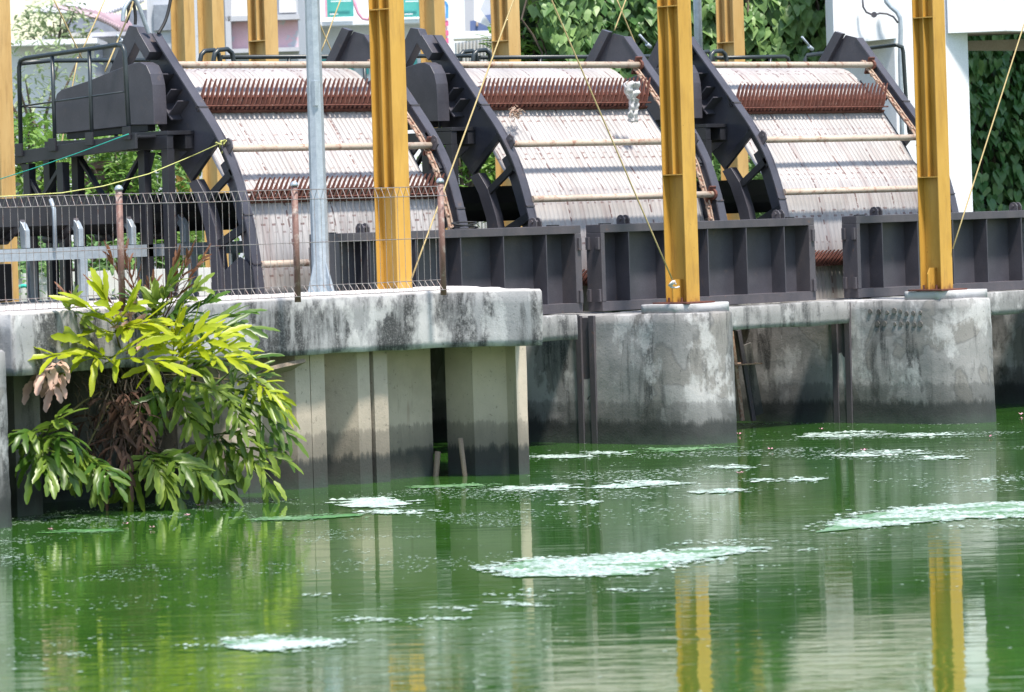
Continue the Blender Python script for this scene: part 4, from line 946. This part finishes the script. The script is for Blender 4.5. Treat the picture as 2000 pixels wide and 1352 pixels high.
# grey block with pink wall
t = thing('pink_building', at(460, 120, D=85), 'grey building with haze-paled pink wall panels between the back columns', 'building')
m = MB(); bgbox(m, 290, 585, -150, 400, 85, 6, 0, G0); m.build('wall', 'grey_wall', t)
m = MB(); bgbox(m, 452, 582, 42, 96, 84.9, .1); m.build('pink_panel', 'pink_wall', t)
for a, b, c, d in ((448, 486, -20, 32), (300, 338, 10, 60), (545, 578, -20, 25), (338, 350, 66, 110)): m = MB(); bgbox(m, a, b, c, d, 84.9, .1); o = m.build('window', 'window_dark' if a in (300, 338) else 'cream_wall', t)
m = MB(); bgbox(m, 440, 585, 32, 42, 84.6, .4); m.build('ledge', 'grey_roof', t)
m = MB(); bgbox(m, 438, 449, -150, 120, 84.6, .3); m.build('downpipe', 'grey_roof', t)
m = MB(); bgbox(m, 448, 585, 96, 104, 84.7, .3); m.build('base_ledge', 'grey_roof', t)
# white shop building with banners
t = thing('white_shop', at(740, 120, D=90), 'bright white shop building with two green banners', 'building')
m = MB(); bgbox(m, 578, 935, -250, 400, 92, 8, 0, G0); m.build('wall', 'white_wall', t)
m = MB(); bgbox(m, 578, 850, 44, 52, 91.3, .7); m.build('canopy', 'sign_white', t)
for a, b in ((625, 690), (710, 720), (780, 815)): m = MB(); bgbox(m, a, b, 116, 145, 91.9, .08); m.build('shop_window', 'banner_green', t)
m = MB(); bgbox(m, 905, 935, -20, 70, 91.7, .25); m.build('downpipe', 'grey_roof', t)
for k, (a, b, lb) in enumerate(((638, 690, 'green banner with pink edge left of the front column'), (784, 821, 'green banner right of the front column'))):
    tb = thing('shop_banner', at((a + b) / 2, 35, D=91.2), lb, 'banner', 'green banners on the white shop')
    m = MB(); bgbox(m, a, b, -30, 34, 91.2, .05); m.build('cloth', 'banner_green', tb)
    m = MB(); bgbox(m, (a - 4) if k == 0 else b, a if k == 0 else b + 5, -30, 34, 91.15, .06); m.build('edge_strip', 'banner_pink', tb)
    m = MB(); bgbox(m, a + 6, a + 22, 27, 29, 91.1, .02); bgbox(m, a + 8, b - 4, 2, 4, 91.1, .02); m.build('pale_line', 'sign_white', tb)
m = MB(); pts = [at(x, y, D=90) for x, y in ((692, -6), (694, 10), (700, 26), (708, 36), (718, 38), (726, 30), (729, 14), (730, -6))]
tag(m.tube(pts, .04, 6).build('flower_garland', 'banner_pink', smooth=True), 'pink garland hanging in a loop on the white shop', 'garland')
# striped pylon sign
t = thing('pylon_sign', at(872, 60, D=82), 'white pylon sign with blue letter and a column of red bars', 'sign')
m = MB(); bgbox(m, 850, 910, -60, 300, 82.3, .5, 0, G0); m.build('panel', 'sign_white', t)
m = MB()
for y in (41, 60, 75, 90, 105): bgbox(m, 858, 876, y, y + 10, 82.2, .06)
m.build('red_bars', 'sign_red', t)
m = MB(); pts = [at(x, y, D=82.2) for x, y in ((862, 8), (866, 4), (870, 5), (873, 12), (873, 34))]
for a, b in zip(pts, pts[1:]): m.bar(a - (b - a) * .08, b + (b - a) * .08, .05, .055, (-FWD.x, -FWD.y, 0))
m.build('blue_letter', 'sign_blue', t)
# corrugated shed and billboard
t = thing('tin_kiosk', at(930, 90, D=78), 'small corrugated white tin kiosk behind the middle screen', 'kiosk')
m = MB(); pa, pb2 = at(888, 90, D=78), at(1040, 90, D=78); zt, zb = at(888, 84, D=78).z, G0; n = 44; 
for i in range(n + 1):
    q_ = pa.lerp(pb2, i / n) + FWD * (.05 * math.cos(i * math.pi)); m.v += [Vector((q_.x, q_.y, zb)), Vector((q_.x, q_.y, zt + .12 * i / n))]
for i in range(n): m.f.append((2 * i, 2 * i + 2, 2 * i + 3, 2 * i + 1))
o = m.build('corrugated_wall', 'cream_wall', t); s_ = o.modifiers.new('s', 'SOLIDIFY'); s_.thickness = .03
m = MB(); bgbox(m, 885, 1100, 62, 76, 79.5, 1.2); m.build('roof', 'sign_white', t)
t = thing('navy_signboard', at(1010, 45, D=84), 'navy shop signboard with pale lettering behind the back column', 'sign')
m = MB(); pa, pb2 = at(925, 52, D=84), at(1100, 40, D=84)
def slab(m, c4, th): 
    c4 = [Vector(c) for c in c4]; m.add(c4 + [c + FWD * th for c in c4], [(0, 1, 2, 3), (7, 6, 5, 4), (0, 4, 5, 1), (1, 5, 6, 2), (2, 6, 7, 3), (3, 7, 4, 0)])
slab(m, [at(918, 66, D=84), at(1105, 52, D=84), at(1105, 20, D=84), at(918, 41, D=84)], .2); m.build('board', 'sign_navy', t)
m = MB(); slab(m, [at(915, 71, D=84.1), at(1106, 56, D=84.1), at(1106, 53, D=84.1), at(915, 67, D=84.1)], .3); m.build('frame', 'window_dark', t)
m = MB(); slab(m, [at(930, 51, D=83.95), at(934, 51, D=83.95), at(934, 42, D=83.95), at(930, 43, D=83.95)], .04); m.build('emblem', 'pipe_tan', t)
def text(s_, p, q_, h, mat, parent, name):
    cu = bpy.data.curves.new(name, 'FONT'); cu.body = s_; cu.size = h * 1.38; cu.extrude = .01; o = bpy.data.objects.new(name, cu); col.objects.link(o)
    d = (Vector(q_) - Vector(p)).normalized(); n_ = -FWD; u_ = n_.cross(d).normalized()
    M = Matrix(((d.x, u_.x, n_.x), (d.y, u_.y, n_.y), (d.z, u_.z, n_.z)))
    bpy.context.view_layer.update(); me = bpy.data.meshes.new_from_object(o); bpy.data.objects.remove(o); o = bpy.data.objects.new(name, me); col.objects.link(o); me.materials.clear(); me.materials.append(MATS[mat]); o.parent = parent; o.matrix_basis = Matrix.Translation(Vector(p) - parent.location) @ M.to_4x4()
text('A DUA GRO', at(1008, 43, D=83.9), at(1100, 34, D=83.9), .10, 'banner_pink', t, 'lettering')
text('& BUSINESS', at(1012, 52, D=83.9), at(1100, 43, D=83.9), .06, 'sign_white', t, 'small_lettering')
t = thing('arrow_signboard', at(960, 20, D=70), 'white signboard with a pointed grey picture panel left of the back column', 'sign')
m = MB(); pts = [at(x, y, D=82.5) for x, y in ((926, -40), (1100, -60), (1100, 22), (1016, 31), (963, 56), (926, 40))]
n = len(pts); m.add(pts + [p + FWD * .1 for p in pts], [tuple(range(n)), tuple(range(2 * n - 1, n - 1, -1))] + [(i, i + n, (i + 1) % n + n, (i + 1) % n) for i in range(n)]); m.build('board', 'sign_white', t)
m = MB(); pts = [at(x, y, D=82.3) for x, y in ((938, 18), (950, -8), (975, -12), (975, 72))]
m.add(pts + [p + FWD * .05 for p in pts], [(0, 1, 2, 3), (7, 6, 5, 4), (0, 4, 5, 1), (1, 5, 6, 2), (2, 6, 7, 3), (3, 7, 4, 0)]); m.build('picture_panel', 'grey_wall', t)
m = MB(); pts = [at(x, y, D=82.2) for x, y in ((947, 30), (975, 26), (975, 72))]; m.add(pts + [p + FWD * .05 for p in pts], [(0, 1, 2), (5, 4, 3), (0, 3, 4, 1), (1, 4, 5, 2), (2, 5, 3, 0)]); m.build('picture_panel', 'sign_navy', t)
# grey posts in the back
for k, (x0_, x1_, Dd, lb) in enumerate(((1355, 1372, 58, 'pale grey pole in front of the vine wall'), (1030, 1037, 75, 'pale grey pole in front of the navy signboard'))):
    a, b = at(x0_, 60, D=Dd), at(x1_, 60, D=Dd); c = (a + b) / 2; tag(MB().tube([(c.x, c.y, G0), (c.x, c.y, 8)], (b - a).length / 2, 12).build('grey_pole', 'galvanised', smooth=True), lb, 'pole')
# low walls and pillar
m = MB(); bgbox(m, 25, 128, 352, 450, 62, .25, 0, G0); t = m.build('garden_wall', 'cream_wall'); tag(t, 'pale low wall with white coping behind the platform legs', 'wall')
m = MB(); bgbox(m, 22, 131, 345, 353, 61.9, .4); m.build('coping', 'sign_white', t, org=ORG[t.name])
m = MB(); bgbox(m, 143, 208, 330, 470, 60, .5, 0, G0); bgbox(m, 140, 212, 317, 331, 59.9, .6); tag(m.build('brick_pillar', 'brick_red'), 'reddish brick pillar with a cap seen under the platform', 'pillar')
m = MB(); bgbox(m, 20, 480, 535, 620, 56, .25, 0, G0); tag(m.build('low_white_wall', 'cream_wall'), 'long low pale wall on the ground behind the conveyor legs', 'wall')
c = at(47, 585, D=54); pts = [c + RGT * (.14 * math.cos(a)) + UPV * (.16 * math.sin(a)) for a in [math.pi * k / 10 for k in range(11)]]
tag(MB().tube(pts, .022, 8).build('green_pipe_bend', 'rope_teal', smooth=True), 'curved green pipe bend behind the fence at the left', 'pipe')

# white building at the right
t = thing('white_canopy_building', at(1820, 300, D=58), 'white concrete building frame with thick pillar and deep roof beam at the right', 'building')
Dp = 56
m = MB(); a, b = at(1752, 250, D=Dp), at(1851, 250, D=Dp + .35); c = at(1896, 250, D=Dp + .52)
pol = [(a.x, a.y), (b.x, b.y), (c.x, c.y), (c.x - .15, c.y + .9), (a.x + .1, a.y + 1.2)]
m.prism(pol, 'z', G0, 6.6); m.build('pillar', 'white_wall', t, bevel=.01)
def beam3(m, pa, pb_, th, zt):   # pa/pb_ lower edge points of the front face
    nn = FWD; m.add([pa, pb_, Vector((pb_.x, pb_.y, zt)), Vector((pa.x, pa.y, zt)), pa + nn * th, pb_ + nn * th, Vector((pb_.x, pb_.y, zt)) + nn * th, Vector((pa.x, pa.y, zt)) + nn * th],
    [(0, 1, 2, 3), (7, 6, 5, 4), (0, 4, 5, 1), (1, 5, 6, 2), (2, 6, 7, 3), (3, 7, 4, 0)])
m = MB(); beam3(m, at(1629, 86, D=55.7), at(1751, 75, D=Dp - .02), 1.3, 6.6); m.build('roof_beam', 'white_wall', t)
m = MB(); beam3(m, at(1852, 65, D=Dp + .30), at(1966, 60, D=Dp + .25), .35, 6.6); beam3(m, at(1966, 60, D=Dp + .25), at(2150, 64, D=Dp + 1.2), .35, 6.6); m.build('roof_beam', 'white_wall', t)
m = MB(); z_ = at(1890, 92, D=Dp + 1.6).z
pp = [at(1852, 65, D=Dp + .66), at(2160, 62, D=Dp + .2)]; m.box(0, 0, 0, 0, 0, 0); m = MB()
e = [pp[0], pp[1], pp[1] + FWD * 2.2, pp[0] + FWD * 2.2]; m.prism([(v.x, v.y) for v in e], 'z', pp[0].z + .03, pp[0].z + .25); m.build('soffit', 'soffit', t)
m = MB(); beam3(m, at(1888, 98, D=Dp + 2.3), at(2160, 98, D=Dp + 2.2), .3, z_ + .1); m.build('inner_beam', 'soffit', t)
e = [at(1640, 50, D=Dp + .4), at(2400, 50, D=Dp + 1.5)]; e += [e[1] + FWD * 10, e[0] + FWD * 10]
m = MB().prism([(v.x, v.y) for v in e], 'z', 6.605, 6.85); m.build('shade_roof_slab', 'white_wall', t)  # unseen slab added above the beams to shade the vines behind
# service pipe with branch on the beam
t = thing('drain_pipe', at(1760, 100, D=55.7), 'grey service pipe curling down the white pillar', 'pipe')
m = MB(); pts = [at(x, y, D=55.75) for x, y in ((1728, -12), (1731, 4), (1740, 14), (1752, 24), (1758, 36), (1759, 60), (1758, 120), (1761, 220), (1765, 420))]; m.tube(pts, .028, 10); m.build('main_pipe', 'galvanised', t, smooth=True)
m = MB(); pts = [at(x, y, D=55.7) for x, y in ((1684, -8), (1686, 14), (1692, 24), (1706, 30), (1718, 26), (1732, 27), (1745, 33), (1754, 45))]; m.tube(pts, .012, 8); m.disc(at(1707, 29, D=55.68), FWD, .035, .08, 10); m.build('branch_pipe', 'dark_steel', t, smooth=True)

# ------------------------------------------------------------------ foam, film, petals on the water
def inpoly(x, y, P):
    c = False; j = len(P) - 1
    for i in range(len(P)):
        if (P[i][1] > y) != (P[j][1] > y) and x < (P[j][0] - P[i][0]) * (y - P[i][1]) / (P[j][1] - P[i][1]) + P[i][0]: c = not c
        j = i
    return c
def foam_patch(poly, n, label, mat='foam', mat2='foam_white', seed=0, white=.5, r=(.010, .030), group='foam rafts on the green water', base=True):
    rs = random.Random(seed); W = [at(x, y, Z=.0) for x, y in poly]; C0 = sum(W, Vector()) / len(W)
    t = thing('foam_raft', sum(W, Vector()) / len(W), label, 'foam', group)
    # film with ragged outline
    ring = []
    for a, b in zip(W, W[1:] + W[:1]):
        k = max(1, int((b - a).length / .08))
        for j in range(k):
            q_ = a.lerp(b, j / k); d = noise.noise(q_ * 4) * .16 + noise.noise(q_ * 14) * .10 - .04; v = (q_ - t.location); v.z = 0; v.normalize(); ring.append(q_ + v * d)
    m = MB()
    if base: m.add([(q_.x, q_.y, .006) for q_ in ring], [tuple(range(len(ring)))]); m.add([(q_.x, q_.y, .004) for q_ in ring], []); m.build('foam_film', mat, t)
    white_cut = -.3 if white > .6 else (-.08 if base else .02)
    xs_, ys_ = [min(p.x for p in W) - .2, max(p.x for p in W) + .2], [min(p.y for p in W) - .3, max(p.y for p in W) + .3]; m = MB(); P2_ = [(p.x, p.y) for p in W]; cnt = 0; tries = 0
    while cnt < n and tries < n * 12:
        tries += 1; x, y = rs.uniform(min(xs_), max(xs_)), rs.uniform(min(ys_), max(ys_))
        jx, jy = rs.gauss(0, .035), rs.gauss(0, .10)
        if not inpoly(x + jx + .09 * noise.noise(Vector((x * 5, y * 5, 0))), y + jy + .25 * noise.noise(Vector((x * 5, y * 5, 7))), P2_): continue
        g = noise.noise(Vector((x * 2.2, y * 2.2, seed)))
        if g < white_cut and rs.random() < .85: continue
        cnt += 1; rr = rs.uniform(*r); h = .0012 if rs.random() < .93 else rr * .4; o = len(m.v); m.v += [Vector((x + rr * math.cos(a), y + rr * math.sin(a), .007)) for a in (0, 1.05, 2.1, 3.14, 4.19, 5.24)] + [Vector((x, y, .007 + h))]
        m.f += [(o + i, o + (i + 1) % 6, o + 6) for i in range(6)]
    m.build('bubbles', mat2, t, smooth=True)['kind'] = 'stuff'; return t
foam_patch([(938, 1112), (1000, 1099), (1070, 1093), (1180, 1086), (1300, 1080), (1420, 1068), (1508, 1070), (1400, 1089), (1320, 1104), (1240, 1124), (1150, 1128), (1010, 1128)], 2700, 'long white and pale green foam raft in the middle foreground', seed=1, white=.7)
foam_patch([(1588, 1042), (1620, 1022), (1700, 1002), (1800, 990), (1960, 982), (2090, 980), (2090, 1008), (1900, 1014), (1800, 1022), (1650, 1036)], 2300, 'pale green foam raft reaching the right edge of the photo', seed=2, white=.5)
foam_patch([(414, 1266), (450, 1254), (540, 1244), (664, 1250), (600, 1262), (520, 1272)], 1500, 'small pale foam raft near the bottom left', seed=3, white=.6, r=(.008, .02))
foam_patch([(692, 984), (715, 975), (745, 974), (768, 985), (740, 992), (700, 991)], 900, 'bright white froth clump in front of the sheet piles', 'foam_white', 'foam_white', 4, .9, (.02, .05))
streaks = [(1250, 948, 190, 14), (1045, 954, 170, 14), (1130, 890, 190, 12), (1340, 878, 200, 8), (1400, 960, 90, 8), (1120, 984, 80, 7), (1560, 938, 90, 9), (1490, 941, 50, 6), (1720, 886, 140, 12), (1640, 850, 170, 12), (1840, 895, 90, 6), (1430, 912, 80, 8), (1410, 1060, 150, 6),
           (600, 1012, 230, 8), (170, 1038, 170, 5), (60, 1090, 70, 4), (780, 1000, 120, 7), (880, 950, 160, 6), (1690, 1030, 60, 5), (1590, 1075, 30, 4), (1460, 1105, 34, 5), (1075, 1155, 40, 7), (1020, 1182, 50, 7), (985, 1165, 60, 6), (890, 1188, 70, 5), (720, 1212, 60, 5), (860, 1208, 60, 5), (135, 1280, 35, 6), (85, 1311, 40, 5), (630, 1164, 40, 5), (1280, 1153, 34, 4), (1230, 850, 180, 6), (1800, 850, 180, 5), (1950, 938, 60, 5), (1930, 1030, 90, 4), (1080, 1170, 20, 5), (1230, 1155, 50, 4)]
for i, (x, y, L, h) in enumerate(streaks):
    rs = random.Random(i + 50); P = []
    for k in range(9): a = 2 * math.pi * k / 9; P.append((x + L / 2 * math.cos(a) * rs.uniform(.8, 1.1), y + h / 2 * math.sin(a) * rs.uniform(.7, 1.1) - .05 * L / 2 * math.cos(a)))
    near = y > 1000; zone = 'in front of the sheet piles' if x < 1000 else ('in front of the nearer pier' if x < 1450 else 'in front of the farther pier')
    if y > 1050: zone = 'in the foreground below the long raft' if x > 800 else 'in the foreground at the left'
    size_ = 'long thin' if L > 140 else ('short' if L > 60 else 'tiny')
    foam_patch(P, int(30 + L * h * .2), f'{size_} foam streak {zone}', 'algae_film' if i in (13, 14, 17) else 'foam', 'foam' if i in (13, 14, 17, 3, 31) else 'foam_white', i + 50, .5, (.008, .022) if y > 1000 else (.012, .035), 'thin foam streaks drifting on the water', base=i in (13, 14, 17))
m = MB(); rs = random.Random(77); cnt = 0
while cnt < 8000:
    x = rs.uniform(0, 2000); base_y = 862 if x > 1030 else 1000 - x * .06
    y = base_y + abs(rs.gauss(0, 75)) - (35 if x > 1450 else 0) + (rs.uniform(0, 320) if rs.random() < .10 else 0)
    p = at(x, y, Z=0); g = noise.noise(Vector((p.x * .55, p.y * .55, 0))) + .5 * noise.noise(Vector((p.x * 1.7, p.y * 1.7, 5)))
    if g < .12 and rs.random() < .96: continue
    cnt += 1; rr = rs.uniform(.004, .016) * (1.3 if g > .3 else 1) * (1.4 if x > 1030 and y < 1000 else 1); k = rs.choice((3, 4, 5)); an = rs.random() * 6; e = rs.uniform(.5, 1)
    m.add([Vector((p.x + rr * math.cos(an + j * 6.283 / k) , p.y + rr * e * math.sin(an + j * 6.283 / k), .003)) for j in range(k)], [tuple(range(k))])
tag(m.build('floating_specks', 'foam_white', org=(0, -5, 0)), 'scattered tiny foam specks over the green water', 'foam specks', None, 'stuff')
for k, (x, y) in enumerate(((100, 1038), (246, 1027), (366, 1010), (1445, 928), (1505, 881), (1688, 883), (1606, 842), (1443, 851), (1933, 856), (1995, 812), (388, 991), (298, 1034))):
    p = at(x, y, Z=0); m = MB(); rs = random.Random(k); r0_ = .028 if x > 1000 else .02
    for j in range(5):
        a = j * 1.257 + rs.random(); d = Vector((math.cos(a), math.sin(a), .5)); s2 = Vector((-math.sin(a), math.cos(a), 0)); c = p + Vector((0, 0, .012))
        m.add([c, c + d * r0_ * .7 + s2 * r0_ * .5, c + d * r0_ * 1.4, c + d * r0_ * .7 - s2 * r0_ * .5], [(0, 1, 2, 3)])
    tag(m.build('fallen_blossom', 'petal', org=p), 'small pink blossom floating on the green water', 'blossom', 'pink blossoms floating on the water')
